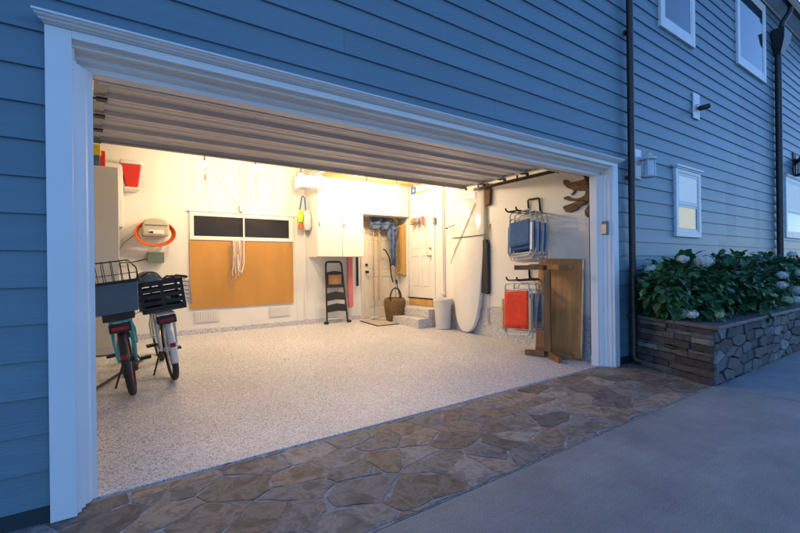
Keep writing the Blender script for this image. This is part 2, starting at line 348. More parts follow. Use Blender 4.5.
def stone_layer(mb, polys, place, gap, lift, rng, wob=0.006):
    """each polygon shrunk, its edges made uneven, raised; place(u,v,h)->point"""
    for poly in polys:
        cx = sum(p[0] for p in poly) / len(poly); cy = sum(p[1] for p in poly) / len(poly)
        ring = []
        for q in range(len(poly)):
            p1, p2 = Vector((*poly[q], 0)), Vector((*poly[(q + 1) % len(poly)], 0)); L = (p2 - p1).length
            nseg = max(1, int(L / 0.05))
            for s in range(nseg):
                ring.append(p1.lerp(p2, (s + 0.0) / nseg))
        if len(ring) < 3: continue
        c = Vector((cx, cy, 0)); o = []
        rad = sum((p - c).length for p in ring) / len(ring)
        if rad < max(gap * 3, .022): continue
        for p in ring:
            d = (p - c); L = d.length
            wv = noise.noise(Vector((p.x * 9, p.y * 9, cx * 3))) * wob
            o.append(c + d * max(0.3, (L - gap * 1.25 + wv - (0.18 * gap if L > rad * 1.25 else 0)) / max(L, 1e-4)))
        t = rng.random(); h = lift * rng.uniform(0.6, 1.25); n = len(o); bev = min(gap * 0.9, lift)
        vs = [place(p.x, p.y, 0) for p in o] + [place(p.x, p.y, h * 0.7) for p in o] + [place(*(c + (p - c) * (1 - bev / max((p - c).length, 1e-3))).xy, h) for p in o]
        fs = []
        for k in range(2):
            fs += [(k * n + i, k * n + (i + 1) % n, (k + 1) * n + (i + 1) % n, (k + 1) * n + i) for i in range(n)]
        fs.append(tuple(2 * n + i for i in range(n)))
        mb.add(vs, fs, t)

# ------------------------------------------------------------------ ground
YF = 2.87                        # face of the siding
YW = 7.5                         # back wall of the garage
XR = 5.42                        # right wall of the garage
XL = -1.1
def FZ(y): return max(0.0, 0.056 * (y - 3.15))      # the garage slab rises to the back
struct(MB().add([(-60, -60, -0.12), (60, -60, -0.12), (60, 60, -0.12), (-60, 60, -0.12)], [(0, 1, 2, 3)]).build('ground', M['gnd']))
struct(MB().box(-9, 5.262, -9, 1.79, -0.11, 0.0).build('driveway', M['conc'], bevel=0.006))
struct(MB().box(5.274, 16, -9, 1.775, -0.11, -0.001).build('path', M['conc2'], bevel=0.006))
struct(MB().box(-9, 5.9, 1.802, 2.99, -0.11, -0.006).build('flagstone_bed', M['grout']))
rng = random.Random(21); mb = MB()
stone_layer(mb, cells(-3.6, 5.75, 1.81, 2.965, 0.33, 0.25, 0.62, rng), lambda u, v, h: Vector((u, v, -0.006 + h)), 0.006, 0.004, rng, 0.03)
struct(mb.build('flagstone_strip', M['flag'], tone=True))
g = MB(); g.add([(XL, 2.995, -0.08), (XR + .05, 2.995, -0.08), (XL, 2.995, 0.003), (XR + .05, 2.995, 0.003), (XL, 3.15, 0.003), (XR + .05, 3.15, 0.003), (XL, YW, FZ(YW)), (XR + .05, YW, FZ(YW))],
               [(0, 1, 3, 2), (2, 3, 5, 4), (4, 5, 7, 6)])
struct(g.build('garage_floor', M['flake']))

# ------------------------------------------------------------------ the house
house = thing('house', 'blue lap sided house with white trim and an open lit two car garage', 'house', (2.5, 5.2, 0))
YB2 = 2.87
def siding(regions):
    b = MB(); rg = random.Random(4); c0 = 0.2660; dz = 0.1844
    for (x0, x1, z0, z1) in regions:
        k = -1
        for k in range(-1, 40):
            za = c0 + k * dz; zb = za + dz
            if zb <= z0 + .01 or za >= z1 - .01: continue
            a, e = max(za, z0), min(zb, z1)
            rk = random.Random(k * 13 + 5); s = -7 + rk.uniform(0, 3.6)
            cuts = [x0]
            while s < x1:
                if s > x0 + .1 and s < x1 - .1: cuts.append(s)
                s += 3.66
            cuts.append(x1)
            for q in range(len(cuts) - 1):
                xa = cuts[q] + (0.001 if q else 0); xb = cuts[q + 1] - (0.001 if q < len(cuts) - 2 else 0)
                ya = YB2 - 0.004 - 0.015 * (zb - a) / dz; ye = YB2 - 0.004 - 0.015 * (zb - e) / dz
                t = random.Random(k * 71 + int(xa * 10)).random()
                b.add([(xa, ya, a), (xb, ya, a), (xb, ye, e), (xa, ye, e), (xa, YB2, a), (xb, YB2, a), (xb, YB2, e), (xa, YB2, e)],
                      [(0, 1, 2, 3), (0, 4, 5, 1), (0, 3, 7, 4), (1, 5, 6, 2), (3, 2, 6, 7)], t)
    return b
siding([(-6, -0.13, 0.085, 2.50), (-0.135, -0.10, 2.48, 2.50), (-6, 15.5, 2.50, 6.58), (5.35, 15.5, 0.10, 2.50)]).build('siding', M['siding'], house, tone=True)
MB().box(-6, -0.142, 2.862, 2.873, -0.1, 0.084).build('plinth', M['far'], house); MB().box(5.405, 15.5, 2.862, 2.873, -0.1, 0.098).build('plinth', M['far'], house)
b = MB(); b.box(-6, -0.02, YB2 + .004, 2.985, 0.0, 2.44); b.box(-6, 15.5, YB2 + .004, 2.985, 2.444, 6.58); b.box(5.28, 15.5, YB2 + .004, 2.985, 0.0, 2.44)
b.build('front_wall', M['wallin'], house)
# interior shell
MB().box(XL, 4.47, YW, YW + .12, 0.15, 3.3).box(5.36, XR, YW, YW + .12, .15, 3.3).box(4.47, 5.36, YW, YW + .12, 2.24, 3.3).build('back_wall', M['wallin'], house)
MB().box(XR, XR + .12, 2.99, 6.36, 0.0, 3.3).box(XR, XR + .12, 7.21, YW + .12, 0, 3.3).box(XR, XR + .12, 6.36, 7.21, 2.63, 3.3).box(XR, XR + .12, 6.36, 7.21, 0, .63).build('side_wall', M['wallin'], house)
MB().box(XL - .12, XL, 2.99, YW + .12, 0, 3.3).build('side_wall', M['wallin'], house)
MB().box(XL, XR, 2.99, YW, 3.22, 3.3).build('ceiling', M['ceil'], house)
MB().box(-6, 15.5, 3.0, 7.8, 6.5, 6.6).box(-6, 15.5, 7.7, 7.8, 0, 6.5).box(15.4, 15.5, 3, 7.7, 0, 6.5).box(-6, -5.9, 3, 7.7, 0, 6.5).build('rear_shell', M['far'], house)
b = MB(); b.prism([(XR - .02, 2.995, 0), (XR - .02, 6.15, 0), (XR - .02, 6.15, .577), (XR - .02, 2.995, .577)], (.02, 0, 0))
b.box(XR - .02, XR, 7.22, 7.48, 0, .577); b.box(XL, 4.44, YW - .02, YW, .15, .325)
b.build('stem_wall', M['flake'], house, bevel=.004)
# garage opening trim: stepped profile, mirrored left and right, and the head
prof = [(-0.14, 2.828), (-0.03, 2.828), (-0.03, 2.862), (-0.012, 2.868), (-0.012, 2.905), (0.006, 2.915), (0.006, 2.945), (0.026, 2.955), (0.040, 2.99), (0.060, 2.995), (0.060, 3.09), (-0.14, 3.09)]
wid = 5.40 - 0.14
for sg in (0, 1):
    fx = (lambda x: 5.26 - x) if sg else (lambda x: x)
    b = MB(); b.box(*sorted((fx(-.14), fx(-.03))), 2.828, 3.09, 0, 2.5115)
    ca = b.build('garage_casing', M['trim'], house, bevel=.003)
    MB().prism([(fx(x), y, 0.0) for x, y in [(-.0295, 2.862)] + prof[3:-1] + [(-.0295, 3.09)]], (0, 0, 2.372)).build('brickmould', M['trim'], ca)
zp = [(2.5115, 2.829), (2.470, 2.829), (2.470, 2.862), (2.460, 2.868), (2.460, 2.905), (2.440, 2.915), (2.440, 2.945), (2.416, 2.955), (2.400, 2.99), (2.374, 2.995), (2.374, 3.088), (2.5115, 3.088)]
b = MB(); b.prism([(-.0295, y, z) for z, y in zp], (5.319, 0, 0)); b.build('garage_head', M['trim'], house)
cp = [(2.513, 2.86), (2.513, 2.822), (2.519, 2.814), (2.522, 2.800), (2.530, 2.794), (2.535, 2.780), (2.543, 2.774), (2.546, 2.764), (2.556, 2.764), (2.560, 2.86)]
b = MB(); n = len(cp); vs = []
for sgn, xe in ((-1, -.14), (1, 5.40)):
    for z, y in cp: vs.append((xe + sgn * (2.828 - y if y < 2.828 else 0) * 0.75, y, z))
b.add(vs, [tuple(range(n)), tuple(range(2 * n - 1, n - 1, -1))] + [(i, n + i, n + (i + 1) % n, (i + 1) % n) for i in range(n)])
b.build('garage_crown', M['trim'], house)

# windows on the facade
def window(x0, x1, z0, z1, sashes, crown=False, fr=0.09, y=YF):
    f = MB(); yo = y - 0.050; yi = y - 0.026
    f.box(x0, x0 + fr, yo, y - .004, z0, z1); f.box(x1 - fr, x1, yo, y - .004, z0, z1)
    f.box(x0 + fr, x1 - fr, yo + .001, y - .004, z1 - fr, z1); f.box(x0 + fr, x1 - fr, yo + .001, y - .004, z0, z0 + fr * 1.15)
    if crown: f.box(x0 - .04, x1 + .04, yo - .035, y - .004, z1 + .001, z1 + .03); f.box(x0 - .02, x1 + .02, yo - .015, y - .004, z1 - .02, z1)
    fo = f.build('window', M['trim'], house, bevel=.004)
    ix0, ix1, iz0, iz1 = x0 + fr, x1 - fr, z0 + fr * 1.15, z1 - fr
    for (za, zb, kind, dy) in sashes:
        a = iz0 + (iz1 - iz0) * za; e = iz0 + (iz1 - iz0) * zb; s = 0.035 * (1 if crown else 1.3)
        sb = MB(); ys = yi - .014 + dy
        sb.box(ix0, ix0 + s, ys, ys + .012, a, e); sb.box(ix1 - s, ix1, ys, ys + .012, a, e); sb.box(ix0 + s, ix1 - s, ys, ys + .012, a, a + s); sb.box(ix0 + s, ix1 - s, ys, ys + .012, e - s, e)
        sb.build('sash', M['trim'], fo, bevel=.002)
        MB().box(ix0 + s, ix1 - s, ys + .006, ys + .010, a + s, e - s).build('pane', M['glass' if 'blind' in kind else kind], fo)
        if 'blind' in kind: MB().box(ix0 + s + .01, ix1 - s - (.10 if kind == 'blindw' else .02) * (ix1 - ix0), ys + .003, ys + .0055, a + s + .01, e - s - .004).build('blind', M[kind], fo)
    return fo
window(7.02, 7.90, 1.66, 2.68, [(.46, 1, 'blindc', 0), (0, .46, 'blindw', .008)], True, .075)
window(6.60, 7.76, 4.60, 6.2, [(0, 1, 'glass', 0)], fr=.11)
window(9.62, 11.2, 4.86, 6.42, [(0, 1, 'skyglass', 0)], fr=.11)
window(12.45, 13.9, 1.80, 3.15, [(.42, 1, 'blindc', 0), (0, .42, 'glass', .008)], True, .10)
# eave, gutter, downspouts
MB().box(-6.3, 15.8, 2.64, 2.868, 6.582, 6.62).build('soffit', M['trim'], house)
MB().box(-6.3, 15.8, 2.835, 2.849, 6.50, 6.58).build('frieze_board', M['trim'], house)
gb = MB(); gb.prism([(-6.3, 2.635, 6.54), (-6.3, 2.56, 6.54), (-6.3, 2.52, 6.60), (-6.3, 2.52, 6.68), (-6.3, 2.635, 6.68)], (22.1, 0, 0)); gb.build('gutter', M['copper'], house)
MB().add([(-6.4, 2.51, 6.69), (15.9, 2.51, 6.69), (15.9, 5.3, 8.1), (-6.4, 5.3, 8.1), (-6.4, 8.1, 6.7), (15.9, 8.1, 6.7), (-6.4, 2.7, 6.64), (15.9, 2.7, 6.64), (-6.4, 8.1, 6.64), (15.9, 8.1, 6.64)],
         [(0, 1, 2, 3), (3, 2, 5, 4), (0, 6, 7, 1), (6, 8, 9, 7), (4, 5, 9, 8), (0, 3, 4, 8, 6), (1, 7, 9, 5, 2)]).build('roof', M['roof'], house)
b = MB(); b.tube([(5.66, 2.72, 6.55), (5.66, 2.79, 6.35), (5.66, 2.79, 0.10), (5.66, 2.775, 0.06), (5.70, 2.70, 0.035), (5.73, 2.66, .03)], 0.042, 12)
for z in (0.6, 2.35, 4.2): b.box(5.61, 5.71, 2.79, 2.85, z, z + .03)
b.build('downspout', M['bronze'], house, smooth=True)
b = MB(); b.tube([(11.85, 2.79, 5.6), (11.85, 2.79, 0.3)], 0.06, 12)
b.add([(11.58, 2.62, 6.05), (12.12, 2.62, 6.05), (12.12, 2.84, 6.05), (11.58, 2.84, 6.05), (11.64, 2.64, 5.85), (12.06, 2.64, 5.85), (12.06, 2.84, 5.85), (11.64, 2.84, 5.85), (11.78, 2.73, 5.6), (11.92, 2.73, 5.6), (11.92, 2.84, 5.6), (11.78, 2.84, 5.6)],
      [(0, 1, 2, 3), (0, 4, 5, 1), (1, 5, 6, 2), (3, 7, 4, 0), (4, 8, 9, 5), (5, 9, 10, 6), (7, 11, 8, 4), (8, 11, 10, 9)])
b.tube([(11.85, 2.76, 6.04), (11.88, 2.72, 6.25), (11.95, 2.62, 6.45), (11.95, 2.60, 6.56)], .05, 10)
b.build('downspout', M['copper'], house, smooth=True)

# the sectional garage door, rolled up along its tracks
gd = MB(); x0, x1 = 0.085, 5.11
pts = [(3.11, 2.36), (3.13, 2.47), (3.62, 2.565), (4.02, 2.56), (4.42, 2.555), (4.82, 2.55), (5.22, 2.545)]
door = MB().box(x0, x1, 3.115, 3.155, 2.375, 2.44).build('garage_door', M['doorsec'], house, bevel=.004)
def section(p, q):
    (ya, za), (yb, zb) = p, q; d = Vector((0, yb - ya, zb - za)); L = d.length; d.normalize(); nn = Vector((0, d.z, -d.y))
    if nn.z > 0: nn = -nn                              # inside face looks down
    o = Vector((x0, ya, za)); s = MB()
    def P(t, h, x): return Vector((x, 0, 0)) + Vector((0, ya, za)) + d * (t * L) + nn * h
    # skin with ribs: profile across the section
    pr = [(0.008, -.02), (0.008, .040), (0.12, .040), (0.14, .002), (0.42, .002), (0.46, .014), (0.58, .014), (0.62, .002), (0.86, .002), (0.88, .040), (0.992, .040), (0.992, -.02)]
    v = [P(t, h, x0) for t, h in pr] + [P(t, h, x1) for t, h in pr]; k = len(pr)
    s.add(v, [tuple(range(k)), tuple(range(2 * k - 1, k - 1, -1))] + [(i, k + i, k + (i + 1) % k, (i + 1) % k) for i in range(k)])
    ob = s.build('door_panel', M['doorsec'], door)
    for xx in (x0 + .004, x1 - .074):
        h = MB().add([P(t, hh, X) for X in (xx, xx + .07) for t, hh in ((.02, .004), (.98, .004), (.98, .03), (.02, .03))], [(0, 1, 2, 3), (7, 6, 5, 4), (0, 4, 5, 1), (1, 5, 6, 2), (2, 6, 7, 3), (3, 7, 4, 0)])
        h.build('end_stile', M['steel'], ob)
    for xx in (x0 - .03, x1 + .03):
        e = x0 + .05 if xx < 1 else x1 - .05
        r = MB(); c = P(.99, .045, xx); r.lathe([(.022, -.012), (.022, .012)], c, 'X', 14); r.tube([c, P(.99, .045, e)], .006, 6)
        r.obox(P(.99, .04, e), (.035, 0, 0), d * .04, nn * .012)
        r.build('roller_hinge', M['blackmetal'], ob)
secs = [((3.15, 2.47), (3.58, 2.60)), ((3.59, 2.602), (3.995, 2.60)), ((4.0, 2.60), (4.41, 2.59)), ((4.415, 2.59), (4.82, 2.582)), ((4.825, 2.582), (5.23, 2.575))]
for p, q in secs: section(p, q)
b = MB(); b.box(x0, x1, 5.232, 5.262, 2.53, 2.60); b.box(x0, x1, 5.17, 5.2315, 2.526, 2.534); b.build('bottom_seal', M['keypad'], door)
for xx in (-0.06, 5.30):
    t = MB(); tr = [(xx, 3.13, .1), (xx, 3.13, 2.2), (xx, 3.17, 2.38), (xx, 3.27, 2.50), (xx, 3.42, 2.555), (xx, 3.6, 2.56), (xx, 5.2, 2.53)]
    for i in range(len(tr) - 1): t.bar(tr[i], tr[i + 1], .045, .028, (0, 1, 0) if i < 2 else (0, 0, 1))
    for yy in (3.6, 4.3, 5.1): t.bar((xx, yy, 2.52), (xx, yy, 3.2), .03, .01, (0, 1, 0))
    t.build('door_track', M['blackmetal'], door)
b = MB(); b.tube([(0.03, 3.2, 2.86), (5.17, 3.2, 2.86)], .015, 8); b.tube([(2.2, 3.2, 2.86), (3.0, 3.2, 2.86)], .04, 12); b.build('torsion_spring', M['steel'], door)

# inside window in the back wall
f = MB(); X0, X1, Z0, Z1 = 1.37, 3.07, 1.73, 2.175
f.box(X0, X0 + .06, YW - .03, YW, Z0, Z1).box(X1 - .08, X1, YW - .03, YW, Z0, Z1).box(X0 + .06, X1 - .08, YW - .029, YW, Z1 - .065, Z1).box(X0 + .06, X1 - .08, YW - .029, YW, Z0, Z0 + .06)
f.box(2.19, 2.215, YW - .026, YW - .002, Z0 + .06, Z1 - .065)
f.box(X0 - .03, X1 + .02, YW - .045, YW - .002, Z1 + .001, Z1 + .02)
wo = f.build('window', M['cabw'], house, bevel=.003)
MB().box(X0 + .06, X1 - .08, YW - .012, YW - .003, Z0 + .06, Z1 - .065).build('pane', M['darkglass'], wo)
# battens on back wall and corner of panelling
MB().box(3.13, 3.145, YW - .008, YW - .001, .33, 3.2).box(3.28, 3.30, YW - .03, YW - .001, .33, 3.2).build('wall_batten', M['cabw'], house)
MB().box(XR - .022, XR - .001, 3.2, 4.95, .60, 2.75).build('wall_panel', M['cabw'], house, bevel=.003)
# doors
def panel_door(name, o, ux, w, h, face, mt, handle_u, hz, hinge_u):
    """o: bottom corner, ux unit along the width, face: unit towards the room"""
    o, ux, fc = Vector(o), Vector(ux), Vector(face); uz = Vector((0, 0, 1))
    def B(mb, u0, u1, z0, z1, d0, d1): mb.obox(o + ux * (u0 + u1) / 2 + uz * (z0 + z1) / 2 + fc * (d0 + d1) / 2, ux * (u1 - u0) / 2, fc * (d1 - d0) / 2, uz * (z1 - z0) / 2)
    b = MB(); B(b, 0, w, 0, h, -.04, -.012)
    st = .11 * w / .76
    rows = [(0.0, .20), (.42 * h, .42 * h + .13), (.80 * h, .80 * h + .09), (h - .12, h)]
    for r0, r1 in rows: B(b, st, w - st, r0, r1, -.0119, -.001)
    B(b, 0, st, 0, h, -.012, 0); B(b, w - st, w, 0, h, -.012, 0); B(b, w / 2 - st * .45, w / 2 + st * .45, .2, h - .12, -.0118, -.0005)
    for i in range(3):
        z0, z1 = rows[i][1], rows[i + 1][0]
        for u0, u1 in ((st, w / 2 - st * .45), (w / 2 + st * .45, w - st)): B(b, u0 + .025, u1 - .025, z0 + .025, z1 - .025, -.012, -.004)
    ob = b.build(name, M[mt], house, bevel=.003)
    c = MB(); B(c, -.065, -.004, -.0, h + .07, -.002, .018); B(c, w + .004, w + .065, 0, h + .07, -.002, .018); B(c, -.004, w + .004, h + .004, h + .069, -.002, .0175)
    c.build('door_casing', M[mt], ob, bevel=.004)
    k = MB(); p = o + ux * handle_u + uz * hz
    ax = 'X' if abs(fc.x) > .5 else 'Y'; sg = fc.x + fc.y
    k.lathe([(.028, 0), (.028, sg * .006), (.011, sg * .012), (.011, sg * .035), (.026, sg * .045), (.029, sg * .06), (.018, sg * .072), (1e-5, sg * .074)], p, ax, 16)
    MB().lathe([(.026, 0), (.026, sg * .02), (1e-5, sg * .022)], p + uz * .14, ax, 14).build('deadbolt', M['steel'] if mt == 'doorw' else M['blackmetal'], ob, smooth=True)
    k.build('door_knob', M['steel'] if mt == 'doorw' else M['blackmetal'], ob, smooth=True)
    for zz in (.2, h * .55, h - .2):
        hg = MB(); B(hg, hinge_u - .008, hinge_u + .008, zz - .05, zz + .05, -.002, .008); hg.build('hinge', M['steel'], ob)
    return ob
panel_door('door', (XR, 6.41, .65), (0, 1, 0), .77, 1.95, (-1, 0, 0), 'doorw', .07, .82, .77)
panel_door('door', (4.53, YW, .25), (1, 0, 0), .78, 1.95, (0, -1, 0), 'doorb', .07, .92, .78)
MB().box(XR - .012, XR + .1, 6.40, 7.19, .625, .648).build('door_sill', M['blackmetal'], house)
MB().box(XR - .018, XR - .001, 6.42, 7.17, .50, .624).build('riser_board', M['palewood'], house)

# ------------------------------------------------------------------ garage lamps (lit)
LAMPC = (1.0, 0.77, 0.53)
def ceiling_lamp(x, y, z, power, label, r=.04):
    t = thing('ceiling_lamp', label, 'ceiling lamp', (x, y, 3.22), 'bare bulb lamps along the garage ceiling')
    MB().lathe([(.055, 3.22), (.055, 3.19), (.03, 3.165), (.012, 3.15), (.012, z + .06), (.022, z + .05), (.022, z + .03)], (x, y, 0), n=16).build('lamp_holder', M['keypad'], t, smooth=True)
    MB().ball((x, y, z), r).build('bulb', M['bulb'], t, smooth=True)
    l = bpy.data.lights.new('lamp_light', 'POINT'); l.energy = power; l.color = LAMPC; l.shadow_soft_size = 0.05
    lo = bpy.data.objects.new('lamp_light', l); col.objects.link(lo); lo.parent = t; lo.location = (0, 0, z - .05 - 3.22)
ceiling_lamp(1.412, 6.6, 2.74, 9, 'leftmost glowing bulb hanging from the garage ceiling, above a dangling pull cord')
ceiling_lamp(2.03, 6.3, 2.70, 20, 'brightest bare bulb on the ceiling above the dark strip window', .045)
ceiling_lamp(2.74, 6.35, 2.68, 20, 'glowing bulb just left of the garage door opener', .04)
ceiling_lamp(4.05, 6.55, 2.715, 19, 'small glowing bulb above the white wall cabinets, nearer the opener', .028)
ceiling_lamp(4.62, 6.45, 2.715, 19, 'rightmost small glowing bulb above the cabinets over the back door', .028)

# ------------------------------------------------------------------ planter and hydrangeas
pl = thing('stone_planter', 'long raised stone planter with slate cap along the blue house wall', 'planter', (5.4, 2.3, 0))
A = Vector((5.275, 1.775, 0)); Bp = Vector((5.77, 2.85, 0)); PH = .575; XE = 14.5
core = MB(); core.prism([(A.x + .03, A.y + .03, 0), (XE, A.y + .03, 0), (XE, 2.84, 0), (Bp.x + .02, 2.84, 0)], (0, 0, PH)); core.build('mortar_core', M['mortar'], pl)
sm = MB(); rng = random.Random(5)
d = (Bp - A); Ls = d.length; d.normalize(); nL = Vector((-d.y, d.x, 0))
if nL.x > 0: nL = -nL
# side facing the garage: long flat ledge stones in courses
polys = []; z = 0.0
while z < PH - .02:
    h = min(rng.uniform(.035, .09), PH - z)
    if PH - z - h < .04: h = PH - z
    u = 0
    while u < Ls - .01:
        wd = min(rng.uniform(.22, .62), Ls - u)
        if Ls - u - wd < .1: wd = Ls - u
        polys.append([(u, z), (u + wd, z), (u + wd, z + h), (u, z + h)]); u += wd
    z += h
stone_layer(sm, polys, lambda u, v, h: A + d * u + Vector((0, 0, v)) + nL * (h - .006), .005, .034, rng, .010)
ps = cells(A.x - .01, XE - .05, 0, PH, .27, .105, .46, rng)
stone_layer(sm, ps, lambda u, v, h: Vector((u, A.y + .02 - h, v)), .006, .036, rng, .016)
sm.build('stone_facing', M['ledge'], pl, tone=True)
cp_ = MB(); o = .045
cp_.prism([(A.x - o, A.y - o, PH + .002), (XE, A.y - o, PH + .002), (XE, A.y + .26, PH + .002), (A.x + .40, A.y + .26, PH + .002), (Bp.x + .30, 2.845, PH + .002), (Bp.x - o * 1.1, 2.845, PH + .002)], (0, 0, .042))
cp_.build('slate_cap', M['cap'], pl, bevel=.008)
MB().add([(A.x + .2, A.y + .2, PH + .03), (XE, A.y + .2, PH + .03), (XE, 2.84, PH + .03), (Bp.x + .1, 2.84, PH + .03)], [(0, 1, 2, 3)]).build('soil', M['soil'], pl)

def leaf(mb, p, dirv, nrm, L, W, tone):
    dirv = dirv.normalized(); s = dirv.cross(nrm).normalized(); nn = s.cross(dirv).normalized()
    mid = [p, p + dirv * L * .3 - nn * L * .02, p + dirv * L * .65 - nn * L * .05, p + dirv * L - nn * L * .18]
    vs = [mid[0], mid[1], mid[2], mid[3]]
    for sg in (-1, 1):
        vs += [mid[1] + s * sg * W * .5 + nn * L * .07, mid[2] + s * sg * W * .42 + nn * L * .05]
    mb.add(vs, [(0, 1, 4), (1, 2, 5, 4), (2, 3, 5), (0, 6, 1), (1, 6, 7, 2), (2, 7, 3)], tone)
def shrub_mound(cx, cy, rx, ry, top, seed, flowers, label):
    rg = random.Random(seed); base = PH + .03
    t = thing('hydrangea_shrub', label, 'shrub', (cx, cy, base), 'hydrangea shrubs in the stone planter')
    lb = MB(); st = MB(); lobes = []
    for k in range(24):
        a = rg.uniform(0, 2 * pi); q = rg.uniform(0, .8) ** .6
        lobes.append((cx + cos(a) * rx * q, cy + sin(a) * ry * q, base + (top - base) * rg.uniform(.12, .82) * (1 - .35 * q), rg.uniform(.15, .25)))
        st.tube([(cx + rg.uniform(-.1, .1), cy + rg.uniform(-.05, .05), base - .02), ((cx + lobes[-1][0]) / 2, (cy + lobes[-1][1]) / 2, (base + lobes[-1][2]) / 2 + .03), lobes[-1][:3]], .008, 5, r1=.004)
    for k in range(2400):
        lx, ly, lz, lr = lobes[rg.randrange(len(lobes))]
        v = Vector((rg.gauss(0, 1), rg.gauss(0, 1), rg.gauss(0.35, 1))).normalized()
        p = Vector((lx, ly, lz)) + v * lr * rg.uniform(.55, 1.12)
        if p.y > 2.83 or p.z < base + .0: continue
        if p.z > top + rg.uniform(-.03, .05): continue
        dr = (v + Vector((rg.uniform(-.7, .7), rg.uniform(-.7, .7), rg.uniform(-.9, .1)))).normalized()
        nr = (v * .6 + Vector((0, 0, 1)) + Vector((rg.uniform(-.6, .6), rg.uniform(-.6, .6), 0))).normalized()
        if abs(dr.dot(nr)) > .95: continue
        L = rg.uniform(.05, .145)
        leaf(lb, p, dr, nr, L, L * rg.uniform(.6, .75), rg.random())
    lb.build('foliage', M['leaf'], t, tone=True)
    st.build('stem', M['stem'], t)
    for (fx, fy, fz, fr, green) in flowers:
        fm = MB(); c = Vector((fx, fy, fz))
        for k in range(int(90 * (fr / .08) ** 1.2)):
            v = Vector((rg.gauss(0, 1), rg.gauss(0, 1), rg.gauss(.15, 1))).normalized()
            v2 = Vector((v.x, v.y, v.z * .72)); p = c + v2 * fr * rg.uniform(.9, 1.06)
            a = v.orthogonal().normalized(); a.rotate(Matrix.Rotation(rg.uniform(0, pi), 3, v)); bb = v.cross(a)
            s = rg.uniform(.010, .016); tn = rg.random()
            for q in range(4):
                aa = a * cos(q * pi / 2) + bb * sin(q * pi / 2); ab = v.cross(aa)
                fm.add([p, p + aa * s * .6 + ab * s * .5 + v * .003, p + aa * s * 1.15 + v * rg.uniform(-.002, .006), p + aa * s * .6 - ab * s * .5 + v * .003], [(0, 1, 2, 3)], tn)
        fm.ball(c, fr * .84, (1, 1, .72), 10, 7, .3)
        fm.build('flower_head', M['petalg'] if green else M['petal'], t, tone=True)
# shrubs along the planter: the first is the near one by the downspout
FLA = [(5.824, 2.643, 1.200, .076, 0), (5.790, 2.569, 1.125, .075, 0), (5.680, 2.330, 1.130, .059, 0), (5.90, 2.78, 1.054, .066, 0), (5.619, 2.197, 1.317, .062, 0),
       (5.700, 2.373, 0.937, .084, 0), (5.862, 2.724, 0.930, .051, 1), (5.59, 2.20, 0.690, .080, 0), (5.50, 2.06, 0.700, .058, 0), (5.85, 2.06, 1.292, .10, 0), (5.614, 1.84, 0.702, .043, 1)]
shrub_mound(5.98, 2.36, .58, .50, 1.43, 1, FLA, 'nearest hydrangea bush in the planter, with a cluster of white flower heads beside the downspout')
sp = [(6.95, 1.45, [(6.7, 1.95, 1.05, .03, 1)], 'second hydrangea bush from the downspout, under the small lit window, almost all green leaves'),
      (7.95, 1.46, [(8.131, 1.90, 1.081, .072, 0), (8.031, 1.88, 0.941, .071, 0), (8.007, 1.82, .734, .070, 1), (7.462, 1.85, .816, .053, 1)], 'hydrangea bush with white blooms low on its front at the right edge of the view'),
      (9.0, 1.47, [(8.651, 1.85, .847, .09, 0), (8.411, 1.80, .713, .073, 0), (8.9, 1.86, 1.1, .07, 0)], 'fourth hydrangea bush, large white flower head hanging over the stone wall'),
      (10.1, 1.44, [(10.0, 2.2, 1.40, .07, 0)], 'hydrangea bush left of the second dark downspout, one bloom near its top'),
      (11.3, 1.40, [(11.2, 1.95, 1.2, .07, 0)], 'hydrangea bush standing at the foot of the second dark downspout'),
      (12.6, 1.42, [(12.5, 1.9, 1.1, .08, 0)], 'hydrangea bush under the far right white framed window')]
for i, (x, tp, fl, lb) in enumerate(sp):
    shrub_mound(x, 2.30, .66, .52, tp, 10 + i, fl, lb)

# ------------------------------------------------------------------ wall fittings outside
def lantern(x, z, mt, gl, label, s=1.0):
    t = thing('wall_lantern', label, 'wall lamp', (x, YF, z))
    MB().box(x - .085 * s, x + .055 * s, YF - .032, YF - .016, z - .21 * s, z + .13 * s).build('mounting_board', M['trim'] if mt == 'whitep' else M[mt], t, bevel=.004)
    MB().lathe([(.05 * s, -.0), (.05 * s, -.02), (.03 * s, -.03), (.001, -.032)], (x, YF - .032, z), 'Y', 18).build('back_plate', M[mt], t, smooth=True)
    MB().tube([(x, YF - .05, z), (x, YF - .08, z + .03 * s), (x, YF - .11, z + .045 * s), (x, YF - .15, z + .02 * s)], .012 * s, 8).build('arm', M[mt], t, smooth=True)
    c = (x, YF - .15, z)
    MB().lathe([(.012 * s, .075 * s), (.03 * s, .065 * s), (.045 * s, .035 * s), (.085 * s, .012 * s), (.09 * s, -.005 * s), (.07 * s, -.015 * s), (.001, -.016 * s)], c, n=24).build('cap', M[mt], t, smooth=True)
    MB().lathe([(.052 * s, -.02 * s), (.054 * s, -.18 * s)], c, n=24).build('glass_cylinder', M[gl], t, smooth=True)
    MB().lathe([(.02 * s, -.215 * s), (.075 * s, -.205 * s), (.082 * s, -.19 * s), (.06 * s, -.178 * s), (.001, -.176 * s)], c, n=24).build('base_ring', M[mt], t, smooth=True)
    r = MB()
    for k in range(4):
        a = k * pi / 2 + .4; r.tube([(c[0] + cos(a) * .066 * s, c[1] + sin(a) * .066 * s, c[2] - .012 * s), (c[0] + cos(a) * .070 * s, c[1] + sin(a) * .070 * s, c[2] - .19 * s)], .006 * s, 6)
    r.build('cage_bars', M[mt], t, smooth=True)
lantern(5.955, 2.62, 'whitep', 'lglass', 'white cylindrical wall lantern on the blue siding beside the first downspout', 1.15)
lantern(13.25, 3.55, 'black', 'lglass', 'black wall lantern above the far right window, half out of view', 1.6)
